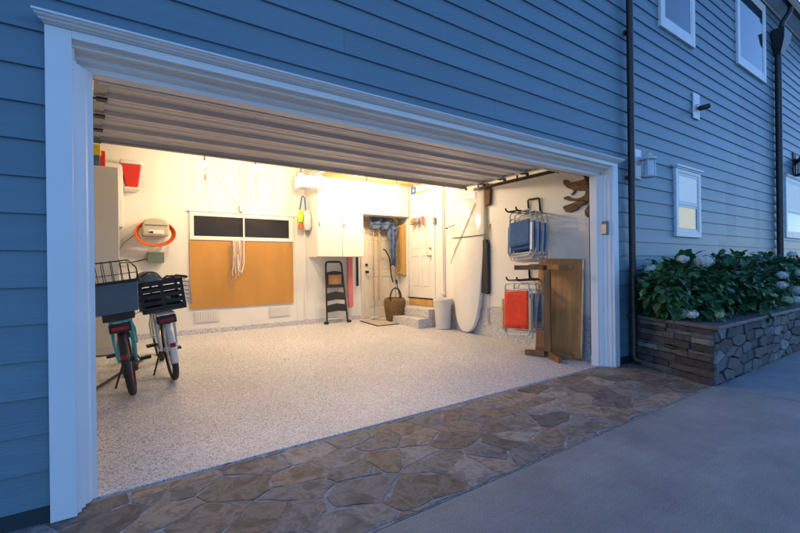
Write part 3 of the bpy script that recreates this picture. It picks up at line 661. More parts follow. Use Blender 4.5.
t = thing('security_camera', 'small black camera on a white wall plate between the two white framed windows', 'camera', (7.83, YF, 3.72))
MB().box(7.70, 7.94, YF - .034, YF - .016, 3.52, 3.92).build('wall_plate', M['trim'], t, bevel=.004)
MB().lathe([(.05, 0), (.05, -.02), (.02, -.035), (.02, -.06)], (7.82, YF - .034, 3.70), 'Y', 16).build('mount', M['steel'], t, smooth=True)
MB().tube([(7.78, YF - .09, 3.66), (7.90, YF - .17, 3.70)], .038, 14).build('camera_body', M['black'], t, smooth=True)
t = thing('keypad', 'small grey keypad box on the right door casing', 'keypad', (5.215, 2.94, 1.70))
b = MB(); b.box(5.235, 5.268, 2.885, 2.965, 1.63, 1.80); b.build('keypad_body', M['keypad'], t, bevel=.006)
MB().box(5.226, 5.2345, 2.893, 2.957, 1.64, 1.765).build('cover', M['beige'] if False else M['steel'], t, bevel=.004)

# ------------------------------------------------------------------ bicycles
def arc(c, r, a0, a1, n, plane='yz'): return [(c[0], c[1] + cos(R(a0 + (a1 - a0) * i / n)) * r, c[2] + sin(R(a0 + (a1 - a0) * i / n)) * r) for i in range(n + 1)]
def bicycle(name, label, loc, lean, head, frame, rimc, fender, steer=0):
    t = thing(name, label, 'bicycle', loc, rot=(0, R(lean), R(head)))
    def B(mb, n, mm, p=None, **k): return mb.build(n, M[mm], p or t, local=True, **k)
    WB, r = 1.08, .33
    def wheel(y, nm):
        wb = MB(); wb.tube(arc((0, y, r), r - .058, 0, 345, 23), .012, 8, closed=True); w0 = B(wb, nm, rimc, smooth=True)
        w0_ty = MB(); w0_ty.tube(arc((0, y, r), r - .029, 0, 350, 35), .030, 10, closed=True); B(w0_ty, 'tyre', 'rubber', w0, smooth=True)
        sp_ = MB()
        for k in range(20):
            a = k * pi / 10; sp_.tube([((.03 if k % 2 else -.03), y, r), (0, y + cos(a) * (r - .065), r + sin(a) * (r - .065))], .0016, 4)
        B(sp_, 'spokes', 'alu', w0); B(MB().lathe([(.02, -.05), (.03, -.03), (.02, -.02), (.02, .02), (.03, .03), (.02, .05)], (0, y, r), 'X', 14), 'hub', 'alu' if frame != 'teal' else 'black', w0, smooth=True)
    wheel(0, 'rear_wheel'); wheel(WB, 'front_wheel')
    f = MB(); bb = (0, .43, .29); st = (0, .27, .64); hl = (0, .90, .60); ht = (0, .86, .82)
    f.tube([(0, .90, .58), ht], .022, 10); f.tube([bb, (0, .62, .36), (0, .80, .52), hl], .024, 10); f.tube([bb, st], .018, 10); f.tube([st, (0, .45, .52), (0, .65, .60), (0, .87, .74)], .02, 10)
    for s in (-1, 1):
        f.tube([(s * .03, .43, .29), (s * .065, .2, .3), (s * .07, 0, r)], .012, 8); f.tube([(s * .02, .28, .62), (s * .065, .1, .48), (s * .07, 0, r)], .010, 8)
        f.tube([(s * .055, WB, r), (s * .06, WB - .08, .50), (s * .04, WB - .14, .60), (0, .90, .61)], .014, 8)
    B(f, 'frame', frame, smooth=True)
    hb = MB(); hb.tube([ht, (0, .84, .98)], .014, 8); hb.tube([(-.36, .62, 1.02), (-.30, .70, 1.04), (-.18, .82, 1.05), (-.08, .85, .99), (.08, .85, .99), (.18, .82, 1.05), (.30, .70, 1.04), (.36, .62, 1.02)], .012, 8)
    h = B(hb, 'handlebar', 'blackmetal', smooth=True)
    for s in (-1, 1):
        B(MB().tube([(s * .27, .735, 1.045), (s * .365, .61, 1.018)], .018, 10), 'grip', 'black', h, smooth=True)
        B(MB().tube([(s * .26, .76, 1.03), (s * .28, .79, 1.01), (s * .36, .70, .99)], .005, 6), 'brake_lever', 'black', h)
    cb = MB()
    for s in (-1, 1): cb.tube([(s * .26, .76, 1.03), (s * .20, .93, 1.06), (s * .06, .98, .95), (s * .02, .92, .80)], .0035, 5)
    B(cb, 'cables', 'black', h)
    B(MB().box(-.03, .03, .86, .90, 1.0, 1.05), 'display', 'black', h, bevel=.005)
    chn = MB(); chn.tube([(.05, .43, .375), (.05, .0, .372), (.05, -.035, .33), (.05, .0, .292), (.05, .43, .205)], .005, 5); B(chn, 'chain', 'blackmetal')
    sd = MB(); sd.tube([st, (0, .23, .80)], .013, 8); B(sd, 'seat_post', 'alu', smooth=True)
    s_ = MB(); s_.ball((0, .17, .83), .12, (1, .95, .38), 14, 8); s_.ball((0, .32, .83), .06, (.7, 2.2, .5), 12, 8); B(s_, 'saddle', 'black', smooth=True)
    ck = MB(); ck.lathe([(.085, .048), (.085, .054), (.001, .055)], bb, 'X', 24); ck.tube([(.06, .43, .29), (.075, .58, .22)], .009, 6); ck.tube([(-.06, .43, .29), (-.075, .28, .36)], .009, 6)
    c = B(ck, 'crank', 'blackmetal')
    B(MB().box(.08, .18, .54, .63, .205, .232), 'pedal', 'black', c, bevel=.005); B(MB().box(-.18, -.08, .235, .325, .345, .372), 'pedal', 'black', c, bevel=.005)
    for (y, a0, a1, nm) in ((0, 40, 205, 'mudguard'), (WB, 60, 195, 'mudguard')):
        if y == 0: a0, a1 = 30, 196
        g_ = MB(); P = arc((0, y, r), r + .018, a0, a1, 14); n = len(P); vs = []
        for p in P:
            d = (Vector(p) - Vector((0, y, r))).normalized()
            for xx, dd in ((-.034, -.016), (-.022, 0), (0, .006), (.022, 0), (.034, -.016)): vs.append(Vector(p) + d * dd + Vector((xx, 0, 0)))
        g_.add(vs, [(i * 5 + j, i * 5 + j + 1, (i + 1) * 5 + j + 1, (i + 1) * 5 + j) for i in range(n - 1) for j in range(4)])
        o = B(g_, nm, fender, smooth=True); so_ = o.modifiers.new('solid', 'SOLIDIFY'); so_.thickness = .003
    rk = MB()
    for s in (-1, 1):
        rk.tube([(s * .075, .28, .715), (s * .075, -.20, .715)], .008, 8)
        rk.tube([(s * .075, .0, r + .01), (s * .085, -.02, .5), (s * .078, -.10, .715)], .008, 8); rk.tube([(s * .075, .0, r + .01), (s * .085, .06, .5), (s * .078, .12, .715)], .008, 8)
    for yy in (-.20, -.08, .04, .16, .28): rk.tube([(-.075, yy, .715), (.075, yy, .715)], .007, 8)
    B(rk, 'rear_rack', frame, smooth=True)
    bx = MB(); bx.box(-.085, .085, -.235, -.165, .62, .70); B(bx, 'battery_housing', 'black', bevel=.01)
    B(MB().box(-.065, .065, -.242, -.2355, .64, .672), 'tail_light', 'tail', bevel=.003)
    B(MB().box(-.025, .025, -r - .036, -r - .020 + .004, .40, .44), 'reflector', 'tail', bevel=.004)
    ks = MB(); ks.tube([(-.05, .36, .28), (-.17, .30, .0)], .009, 8); B(ks, 'kickstand', 'blackmetal')
    return t, B
# teal bicycle
tb, B = bicycle('bicycle', 'teal step-through bicycle nearest the left door jamb, blue-grey bin on its rear rack', (.385, 4.80, FZ(4.8) + .012), -8, -6, 'teal', 'red', 'black')
bn = MB()
def bin_shell(x, y0, y1, z0, z1, k, th=.006):
    a = [(-x * k, y0 + .02, z0), (x * k, y0 + .02, z0), (x * k, y1 - .02, z0), (-x * k, y1 - .02, z0)]; c = [(-x, y0, z1), (x, y0, z1), (x, y1, z1), (-x, y1, z1)]
    ci = [(-x + th, y0 + th, z1), (x - th, y0 + th, z1), (x - th, y1 - th, z1), (-x + th, y1 - th, z1)]; ai = [(p[0] * .96, p[1] * .97, z0 + th) for p in a]
    return MB().add(a + c + ci + ai, [(0, 1, 2, 3), (0, 4, 5, 1), (1, 5, 6, 2), (2, 6, 7, 3), (3, 7, 4, 0), (4, 8, 9, 5), (5, 9, 10, 6), (6, 10, 11, 7), (7, 11, 8, 4), (8, 12, 13, 9), (9, 13, 14, 10), (10, 14, 15, 11), (11, 15, 12, 8), (12, 15, 14, 13)])
bo = B(bin_shell(.19, -.24, .14, .79, 1.055, .84), 'rack_bin', 'binblue', bevel=.004)
rim_ = MB(); rim_.tube([(-.205, -.245, 1.06), (.205, -.245, 1.06), (.205, .145, 1.06), (-.205, .145, 1.06)], .011, 8, closed=True); B(rim_, 'rim', 'black', bo)
B(MB().box(-.12, .12, -.20, .10, .725, .789), 'mounting_plate', 'black')
# the second wire hoop basket seen just over the bin rim
hoop = MB()
for k, (xo) in enumerate((-.19, -.13, -.07, 0, .07, .13, .19)):
    hh = .19 * math.sqrt(max(0, 1 - (xo / .215) ** 4)) + .01
    hoop.tube([(xo, -.10, 1.062), (xo * 1.02, -.08, 1.062 + hh * .8), (xo * .98, 0, 1.062 + hh), (xo, .10, 1.062 + hh * .9), (xo, .13, 1.062)], .0035, 6)
hoop.tube([(-.20, -.10, 1.065), (-.195, -.09, 1.17), (-.14, -.06, 1.25), (.14, -.06, 1.25), (.195, -.09, 1.17), (.20, -.10, 1.065)], .006, 6)
hoop.tube([(-.20, -.09, 1.13), (.20, -.09, 1.13)], .0035, 6)
B(hoop, 'basket_lid', 'blackmetal', bo)
# white bicycle
wbk, B = bicycle('bicycle', 'white bicycle right of the teal one, black crate on its rear rack', (.775, 5.10, FZ(5.1) + .012), -8, -1, 'whitep', 'alu', 'whitep')
cr_ = MB()
for s in (-1, 1):
    for k in range(5):
        z = .76 + k * .062; cr_.box(s * .185 - .006, s * .185 + .006, -.22, .17, z, z + .034); cr_.box(-.18, .18, (-.226 if s < 0 else .166), (-.216 if s < 0 else .176), z, z + .034)
    for yy in (-.22, .16): cr_.box(s * .18 - .014, s * .18 + .014, yy - .012, yy + .014, .745, 1.045)
    cr_.box(-.19, .19, (-.232 if s < 0 else .168), (-.214 if s < 0 else .182), 1.02, 1.055); cr_.box(s * .186 - .010, s * .186 + .010, -.213, .167, 1.022, 1.053)
cr_.box(-.18, .18, -.21, .16, .742, .752); cr_.box(-.016, .016, -.2265, -.2155, .76, 1.02)
B(cr_, 'rack_crate', 'black')
for s in (-1, 1):
    pw = MB()
    for k in range(6): pw.tube([(s * .20, -.20 + .01 * k, .78 + k * .045), (s * .26, -.18, .77 + k * .045), (s * .26, .14, .77 + k * .045), (s * .20, .16, .78 + k * .045)], .004, 6)
    for k in range(4): pw.tube([(s * .262, -.16 + k * .1, .76), (s * .262, -.16 + k * .1, 1.01)], .004, 6)
    B(pw, 'pannier_basket', 'alu' if s > 0 else 'steel')
# net bag and helmet on the crate
hm = thing('bicycle_helmet', 'grey vented bicycle helmet resting in the black crate of the white bicycle', 'helmet', (.555, 5.09, 1.135))
sh = MB(); n = 22; vs = []; fs = []
for i in range(9):
    a = pi / 2 * i / 8
    for k in range(n):
        tt = 2 * pi * k / n; rr = 1 + .045 * (1 if (k // 2) % 2 else -1) * sin(a * 2)
        vs.append((.555 + cos(tt) * sin(a + .12) * .125 * rr, 5.09 + sin(tt) * sin(a + .12) * .15 * rr, 1.125 + cos(a) * .13 * rr))
for i in range(8):
    for k in range(n): fs.append((i * n + k, i * n + (k + 1) % n, (i + 1) * n + (k + 1) % n, (i + 1) * n + k))
fs.append(tuple(range(n)))
sh.add(vs, fs); sh.build('helmet_shell', M['keypad'], hm, smooth=True)
ht_ = MB(); ht_.tube([(.43, 5.03, 1.13), (.47, 4.99, 1.20), (.53, 4.955, 1.245), (.60, 4.955, 1.235), (.66, 5.0, 1.17), (.68, 5.04, 1.12)], .006, 6); ht_.tube([(.42, 5.1, 1.12), (.45, 5.0, 1.10), (.55, 4.94, 1.14), (.65, 4.97, 1.10)], .008, 6); ht_.build('strap', M['black'], hm)
tag(MB().tube([(.05, 5.02, FZ(5) + .03), (.42, 5.78, FZ(5.8) + .025), (.60, 6.15, FZ(6.1) + .03)], .015, 8).build('floor_stand', M['blackmetal'], smooth=True), 'black tubular bicycle floor stand lying under the two bicycles', 'bike stand')

# ------------------------------------------------------------------ left corner
t = thing('tall_cabinet', 'tall grey-fronted storage cabinet behind the bicycles in the left corner', 'cabinet', (-.2, 6.9, FZ(6.6)))
MB().box(-.9, .392, 6.62, 7.14, FZ(6.9), 2.57).build('cabinet_body', M['cabg'], t, bevel=.004)
MB().box(-.89, -.26, 6.60, 6.619, .3, 2.56).build('cabinet_door', M['cabg'], t, bevel=.003)
MB().box(-.25, .385, 6.60, 6.619, .3, 2.56).build('cabinet_door', M['cabg'], t, bevel=.003)
t = thing('wall_cabinet', 'narrow white wall cabinet peeking out behind the tall grey one', 'cabinet', (.2, 7.4, 1.85))
MB().box(-.5, .475, 7.17, 7.498, 1.86, 2.74).build('cabinet_body', M['cabw'], t, bevel=.004)
MB().box(-.49, .47, 7.15, 7.168, 1.87, 2.73).build('cabinet_door', M['cabw'], t, bevel=.003)
t = thing('storage_box', 'yellow and red storage box lying on top of the tall grey cabinet', 'box', (.0, 6.8, 2.57))
MB().box(-.45, .20, 6.64, 7.0, 2.571, 2.70).build('box_base', M['denim'], t, bevel=.008); MB().box(-.45, .21, 6.635, 7.0, 2.701, 2.84).build('box_lid', M['yellow'], t, bevel=.01)
MB().box(.10, .26, 6.70, 6.95, 2.572, 2.78).build('side_pocket', M['red'], t, bevel=.01)
t = thing('cooler', 'small red cooler with white lid up on a wall shelf in the left corner', 'cooler', (.60, 7.30, 2.42))
b = MB(); b.add([(.52, 7.20, 2.43), (.66, 7.20, 2.43), (.66, 7.36, 2.43), (.52, 7.36, 2.43), (.45, 7.14, 2.74), (.70, 7.14, 2.74), (.70, 7.42, 2.74), (.45, 7.42, 2.74)], [(0, 1, 2, 3), (0, 4, 5, 1), (1, 5, 6, 2), (2, 6, 7, 3), (3, 7, 4, 0), (4, 5, 6, 7)]); b.build('cooler_body', M['red'], t, bevel=.012)
b = MB(); b.box(.44, .71, 7.13, 7.43, 2.742, 2.80); b.build('cooler_lid', M['whitep'], t, bevel=.014)
tag(MB().box(.50, .68, 7.18, 7.498, 2.405, 2.428).build('wall_shelf', M['cabw'], bevel=.002), 'small white shelf board on the back wall under the red cooler', 'shelf')

t = thing('hose_reel', 'beige wall box above the bicycles with orange cord coiled under it', 'cord reel', (.89, 7.5, 1.85))
b = MB(); o = [(-.17, -.12), (.17, -.12), (.175, .03), (.14, .12), (.05, .145), (-.05, .145), (-.14, .12), (-.175, .03)]
b.prism([(.89 + x, 7.30, 1.88 + z) for x, z in o], (0, .195, 0)); b.build('reel_cover', M['beige'], t, bevel=.02)
MB().box(.79, .99, 7.292, 7.299, 1.79, 1.85).build('control_panel', M['cabw'], t, bevel=.003); MB().box(.80, .85, 7.288, 7.2915, 1.80, 1.825).build('socket', M['black'], t); MB().box(.74, 1.04, 7.29, 7.299, 1.915, 1.925).build('vent_slot', M['keypad'], t)
b = MB()
for k in range(6):
    rr = .20 + .007 * k; b.tube([(.885 + cos(a) * rr * 1.12, 7.38 - .012 * k + .01 * sin(3 * a), 1.80 + sin(a) * rr * .80) for a in [2 * pi * q / 28 for q in range(28)]], .0085, 6, closed=True)
b.build('cord_coil', M['orange'], t, smooth=True)
b = MB(); b.tube([(.65, 7.42, 1.80), (.5, 7.45, 1.66), (.40, 7.47, 1.50), (.30, 7.48, 1.42)], .006, 6); tag(b.build('cable', M['keypad'], smooth=True), 'grey cable running down left from the beige cord reel', 'cable')
t = thing('junction_box', 'small green metal box on the wall under the orange cord coil', 'box', (.9, 7.5, 1.42))
MB().box(.79, 1.0, 7.41, 7.498, 1.375, 1.52).build('box_body', M['green'], t, bevel=.006); MB().box(.785, 1.005, 7.40, 7.409, 1.37, 1.525).build('box_lid', M['green'], t, bevel=.004)
tag(MB().tube([(.79, 7.45, 1.43), (.6, 7.46, 1.38), (.45, 7.45, 1.37), (.38, 7.44, 1.30), (.36, 7.44, 1.0)], .008, 6).build('cable', M['black'], smooth=True), 'black cable drooping left from the small green box', 'cable')

# ------------------------------------------------------------------ back wall
tag(MB().box(1.365, 3.06, 7.478, 7.498, .645, 1.715).build('plywood_panel', M['ply'], bevel=.002), 'large orange-brown wooden panel on the back wall under the strip window', 'wood panel')
t = thing('rope_bundle', 'bundle of pale ropes and chain hanging in front of the orange-brown panel', 'rope', (2.06, 7.4, 1.75))
rg = random.Random(3)
MB().tube([(2.0, 7.476, 1.70), (2.0, 7.40, 1.71), (2.12, 7.40, 1.71), (2.12, 7.476, 1.70)], .008, 6).build('hook', M['steel'], t)
for k in range(5):
    x = 2.01 + k * .028; b = MB(); z1 = rg.uniform(1.10, 1.35); b.tube([(x, 7.40, 1.70), (x + rg.uniform(-.03, .03), 7.41, 1.5), (x + rg.uniform(-.04, .02), 7.42, z1), (x + .03, 7.415, z1 + .03), (x + .02, 7.41, 1.5), (x + .012, 7.40, 1.70)], .0055, 6); b.build('rope_loop', M['rope'] if k % 3 else M['whitep'], t, smooth=True)
b = MB()
for k in range(24):
    z = 1.69 - k * .033; a = (k % 2) * pi / 2
    b.tube([(1.99 - .012 * sin(k * .5) + cos(a) * .009 * cos(q), 7.42 + sin(a) * .009 * cos(q), z + .02 * sin(q)) for q in [2 * pi * j / 8 for j in range(8)]], .0035, 5, closed=True)
b.build('chain', M['steel'], t)
b = MB(); b.tube([(2.19, 7.43, 2.93), (2.185, 7.43, 2.2), (2.18, 7.42, 1.35), (2.14, 7.41, 1.20), (2.09, 7.41, 1.24), (2.08, 7.41, 1.5)], .010, 8); tag(b.build('hanging_cord', M['whitep'], smooth=True), 'long white cord hanging from the ceiling across the strip window', 'cord')
t = thing('motion_sensor', 'small grey sensor on the wall above the strip window', 'sensor', (2.155, 7.5, 2.25)); MB().box(2.125, 2.185, 7.43, 7.498, 2.20, 2.31).build('sensor_body', M['steel'], t, bevel=.01)
MB().tube([(2.13, 7.49, 2.30), (1.9, 7.495, 2.6), (1.7, 7.495, 2.85)], .003, 5).build('wire', M['beige'], t)
for (x, z0, z1, lb) in ((1.56, 2.55, 3.2, 'dangling pull cord with a dark toggle below the leftmost bulb'), (2.34, 2.44, 3.2, 'pull cord with a pale toggle right of the brightest bulb')):
    t = thing('pull_cord', lb, 'pull cord', (x, 7.25, 3.22)); MB().tube([(x, 7.25, 3.219), (x, 7.25, z0)], .003, 5).tube([(x + .03, 7.25, 3.219), (x + .006, 7.25, z0 + .16)], .003, 5).build('cord', M['keypad'], t)
    MB().box(x - .018, x + .024, 7.235, 7.265, z0 + .10, z0 + .17).build('toggle', M['keypad'] if x < 2 else M['steel'], t, bevel=.006); MB().box(x - .02, x + .035, 7.24, 7.26, z0 - .02, z0).build('weight', M['beige'], t, bevel=.005)
# opener
t = thing('garage_door_opener', 'white garage door opener with glowing lens hanging below the ceiling', 'door opener', (3.14, 6.9, 2.66))
MB().box(2.93, 3.35, 6.78, 7.08, 2.60, 2.80).build('opener_body', M['whitep'], t, bevel=.02); MB().box(2.94, 3.34, 6.745, 6.779, 2.61, 2.79).build('light_lens', M['lens'], t, bevel=.012)
for xx in (2.98, 3.30): MB().bar((xx, 6.95, 2.80), (xx, 6.95, 3.219), .03, .004, (0, 1, 0)).build('hanger_strap', M['steel'], t)
MB().bar((3.14, 6.78, 2.83), (3.14, 3.15, 2.79), .05, .03, (0, 0, 1)).build('rail', M['steel'], t)
# buoys
t = thing('boat_fenders', 'white, lime and orange floats hanging by a blue strap on the back wall', 'float', (3.22, 7.4, 2.55))
MB().tube([(3.15, 7.38, 2.26), (3.20, 7.40, 2.52), (3.23, 7.42, 2.56), (3.26, 7.40, 2.52), (3.27, 7.38, 2.26)], .014, 6).build('strap', M['bluepaint'], t, smooth=True)
def prof_b(x, z0, z1, r): return MB().lathe([(.001, z0), (r * .7, z0 + .02), (r, z0 + .08), (r, z1 - .10), (r * .6, z1 - .03), (.02, z1)], (x, 7.37, 0), n=16)
prof_b(3.29, 1.93, 2.30, .075).build('white_float', M['whitep'], t, smooth=True); prof_b(3.165, 2.06, 2.30, .055).build('lime_float', M['lime'], t, smooth=True); prof_b(3.165, 1.955, 2.065, .05).build('orange_float', M['orange'], t, smooth=True)
# wall cabinets
t = thing('wall_cabinet', 'large white two-door wall cabinet above the black step ladder', 'cabinet', (3.9, 7.3, 1.46))
MB().box(3.37, 4.32, 7.15, 7.498, 1.46, 3.0).build('cabinet_body', M['cabw'], t, bevel=.003)
for xa, xb in ((3.38, 3.86), (3.87, 4.315)):
    dd = MB().box(xa, xb, 7.128, 7.149, 1.465, 2.995).build('cabinet_door', M['cabw'], t, bevel=.003)
    MB().box(xa + .02, xa + .035, 7.11, 7.127, 2.0, 2.08).build('handle', M['steel'], dd)
t = thing('wall_cabinet', 'white two-door overhead cabinet above the back door with the brooms', 'cabinet', (4.8, 7.3, 2.27))
MB().box(4.335, 5.40, 7.15, 7.498, 2.27, 3.0).build('cabinet_body', M['cabw'], t, bevel=.003)
for xa, xb in ((4.345, 4.86), (4.87, 5.395)):
    dd = MB().box(xa, xb, 7.128, 7.149, 2.275, 2.995).build('cabinet_door', M['cabw'], t, bevel=.003)
    MB().box(xa + .02, xa + .035, 7.11, 7.127, 2.33, 2.41).build('handle', M['steel'], dd)
t = thing('ceiling_rack', 'pale wooden rack boards under the ceiling above the wall cabinets', 'rack', (4.4, 6.9, 3.0))
for yy in (6.75, 7.0): MB().box(3.45, 5.38, yy - .03, yy + .03, 2.86, 2.90).build('rail', M['palewood'], t, bevel=.003)
for xx in (3.5, 5.3): MB().box(xx - .02, xx + .02, 6.74, 7.02, 2.901, 3.219).build('hanger', M['palewood'], t)
for (y, z, r_, x0_, x1_, mm, lb) in ((6.72, 2.935, .030, 3.4, 4.5, 'red', 'red tube lying on the wooden ceiling rack'), (6.80, 2.93, .028, 3.5, 5.3, 'yellow', 'yellow tube on the ceiling rack beside the red one'), (6.89, 2.93, .028, 3.6, 5.2, 'orange', 'orange tube on the ceiling rack, behind the yellow one')):
    tag(MB().tube([(x0_, y, z), (x1_, y, z)], r_, 10).build('storage_tube', M[mm], smooth=True), lb, 'tube', 'tubes on the ceiling rack')

# step ladder leaning on the back wall
lz = FZ(7.3); t = thing('step_ladder', 'black folding step ladder standing against the back wall under the cabinet', 'step ladder', (3.83, 7.35, lz), rot=None)
def LP(x, h, o=0): return (3.84 + x, 7.30 + .14 * h / 1.15 - o, lz + h)
for s in (-1, 1): MB().tube([LP(s * .215, .0), LP(s * .17, 1.0), LP(s * .165, 1.07)], .017, 8).build('side_rail', M['black'], t, smooth=True)
MB().tube([LP(-.165, 1.07), LP(-.155, 1.12), LP(-.12, 1.14), LP(.12, 1.14), LP(.155, 1.12), LP(.165, 1.07)], .019, 8).build('top_bar', M['black'], t, smooth=True)
for h0, h1, w_ in ((.42, .56, .18), (.21, .34, .19)):
    MB().prism([LP(-w_, h0, .02), LP(0, h0 + .02, .035), LP(w_, h0, .02), LP(w_, h1, .02), LP(0, h1 + .03, .035), LP(-w_, h1, .02)], (0, .02, 0)).build('step', M['black'], t, bevel=.004)
fr_ = MB().prism([LP(-.17, .66, .02), LP(.17, .66, .02), LP(.165, .72, .02), LP(-.165, .72, .02)], (0, .025, 0)).prism([LP(-.165, .90, .02), LP(.165, .90, .02), LP(.15, .95, .03), LP(0, .97, .035), LP(-.15, .95, .03)], (0, .025, 0)); fr_.box(3.67, 3.70, 7.37, 7.40, lz + .70, lz + .92).box(3.98, 4.01, 7.37, 7.40, lz + .70, lz + .92)
fr_.build('tool_tray', M['black'], t, bevel=.003)
MB().box(3.71, 3.97, 7.40, 7.41, lz + .72, lz + .89).build('label_plate', M['woodtop'], t)
for s in (-1, 1): MB().box(3.84 + s * .235 - .035, 3.84 + s * .235 + .035, 7.26, 7.33, lz + .002, lz + .045).build('rubber_foot', M['rubber'], t, bevel=.008)
MB().tube([LP(-.2, .08, -.02), LP(.2, .08, -.02)], .01, 6).build('spreader', M['steel'], t)
tag(MB().prism([(4.14, 7.40, .50), (4.20, 7.40, .48), (4.24, 7.40, .52), (4.235, 7.40, 1.47), (4.13, 7.40, 1.47)], (0, .05, 0)).build('beach_umbrella', M['pink'], bevel=.012), 'long pinkish-red folded umbrella hanging between the step ladder and the back door', 'umbrella')
tag(MB().box(4.36, 4.385, 7.44, 7.495, .9, 1.48).build('level', M['black'], bevel=.003), 'narrow black spirit level on the wall left of the back door', 'spirit level')
# brooms and clothes on the back door
for (x, zb, zt, mm, lb) in ((4.73, .62, 2.12, 'palewood', 'left one of the two brooms with light wooden handles hung on the back door'), (4.86, .60, 2.12, 'palewood', 'right one of the two brooms with light wooden handles hung on the back door')):
    t = thing('broom', lb, 'broom', (x, 7.42, zt)); MB().tube([(x, 7.42, zt), (x - .01, 7.43, zb)], .012, 8).build('handle', M[mm], t, smooth=True)
    MB().tube([(x, 7.42, zt), (x, 7.42, zt + .05)], .018, 8).build('grip', M['black'], t)
t = thing('mop', 'thin white mop leaning upright on the back door with its head on the floor', 'mop', (4.72, 7.38, FZ(7.3))); MB().tube([(4.73, 7.44, 1.9), (4.69, 7.36, .32)], .008, 6).build('handle', M['steel'], t); MB().box(4.60, 4.78, 7.32, 7.38, .245, .28).build('mop_head', M['can'], t, bevel=.008)
def cloth(name, x0, x1, z0, z1, y, mm, label, cat, seed, taper=0.0, amp=.03, nx=26, nz=22):
    b = MB(); vs = []
    for j in range(nz + 1):
        for i in range(nx + 1):
            u, v = i / nx, j / nz; e = (1 - taper * abs(v)) ; x = (x0 + x1) / 2 + (u - .5) * (x1 - x0) * e + noise.noise(Vector((v * 4, seed, 0))) * .03
            z = z1 + (z0 - z1) * v * (1 + .18 * noise.noise(Vector((u * 3, seed * 2, 1)))); yy = y - amp * (1 + sin(u * 17 + seed + v * 2)) * (.4 + v * .6) + amp * noise.noise(Vector((u * 6, v * 5, seed)))
            vs.append((x, yy - .05 * math.sin(pi * v) * 0.6, z))
    b.add(vs, [(j * (nx + 1) + i, j * (nx + 1) + i + 1, (j + 1) * (nx + 1) + i + 1, (j + 1) * (nx + 1) + i) for j in range(nz) for i in range(nx)])
    o = b.build(name, M[mm], smooth=True); s = o.modifiers.new('solid', 'SOLIDIFY'); s.thickness = .012; return tag(o, label, cat)
cloth('folded_tarp', 4.58, 5.18, 2.02, 2.25, 7.40, 'denim', 'blue cloth bundled along the top of the back door above the brooms', 'cloth', 1, amp=.05)
cloth('jacket', 4.98, 5.26, 1.30, 2.10, 7.36, 'denim', 'dark blue jacket hanging at the right edge of the back door', 'jacket', 5, taper=.55, amp=.05)
tag(MB().tube([(4.92, 7.36, 1.62), (4.97, 7.36, 1.60), (5.06, 7.35, 1.45), (5.09, 7.34, 1.1), (5.13, 7.34, .95)], .014, 6).build('cane', M['black'], smooth=True), 'black curved cane hanging in front of the dark blue jacket', 'cane')
t = thing('wicker_basket', 'brown wicker basket with two black loop handles on the floor by the back door', 'basket', (4.93, 7.0, FZ(7)))
bz = FZ(7.0)
MB().lathe([(.001, bz + .004), (.15, bz + .004), (.17, bz + .02), (.20, bz + .2), (.215, bz + .38), (.19, bz + .44), (.175, bz + .45), (.165, bz + .44), (.18, bz + .37), (.15, bz + .05), (.001, bz + .03)], (4.93, 7.0, 0), n=28).build('basket_body', M['wicker'], t, smooth=True)
for dy, dx in ((-.10, -.05), (.02, .04)): MB().tube([(4.93 + dx - .13 + .13 * (1 - cos(a)), 7.0 + dy, bz + .42 + .22 * sin(a)) for a in [pi * q / 12 for q in range(13)]], .014, 7).build('handle', M['black'], t, smooth=True)
tag(MB().tube([(5.05, 6.98, bz + .40), (5.02, 7.05, bz + .72)], .010, 6).tube([(5.02, 7.05, bz + .72), (5.01, 7.06, bz + .80)], .022, 6).build('umbrella', M['black'], smooth=True), 'black furled umbrella handle poking out of the wicker basket', 'umbrella')
t = thing('medicine_cabinet', 'yellowish wooden box cabinet mounted in the corner between the two doors', 'cabinet', (5.38, 7.36, 1.1))
MB().box(5.335, 5.418, 7.255, 7.47, 1.10, 2.13).build('cabinet_body', M['palewood'], t, bevel=.003); MB().box(5.318, 5.334, 7.26, 7.465, 1.11, 2.12).build('cabinet_door', M['palewood'], t, bevel=.003)
o = MB().add([(4.62, 7.22, FZ(7.22) + .014), (4.60, 6.68, FZ(6.68) + .014), (4.77, 6.68, FZ(6.68) + .014), (4.80, 7.22, FZ(7.22) + .014)], [(0, 1, 2, 3)])
dm = thing('doormat', 'pale doormat with dark border in front of the steps', 'doormat', (4.6, 7.0, FZ(7)))
def matq(x0, x1, y0, y1, h): return MB().add([(x, y, FZ(y) + hh) for hh in (.002, h) for x, y in ((x0, y0), (x1, y0), (x1, y1), (x0, y1))], [(3, 2, 1, 0), (4, 5, 6, 7), (0, 1, 5, 4), (1, 2, 6, 5), (2, 3, 7, 6), (3, 0, 4, 7)])
matq(4.30, 4.78, 6.65, 7.28, .010).build('border', M['black'], dm); matq(4.325, 4.755, 6.675, 7.255, .014).build('pile', M['mat'], dm)
# steps
t = thing('steps', 'two speckled concrete steps up to the white door in the side wall', 'steps', (5.1, 6.6, FZ(6.6)))
b = MB(); b.prism([(4.80, 6.10, FZ(6.1) - .02), (4.80, 7.12, FZ(7.12) - .02), (4.80, 7.12, .335), (4.80, 6.10, .335)], (.598, 0, 0)); b.build('lower_step', M['flake'], t, bevel=.01)
MB().box(5.035, 5.398, 6.10, 7.06, .336, .492).build('upper_step', M['flake'], t, bevel=.01)
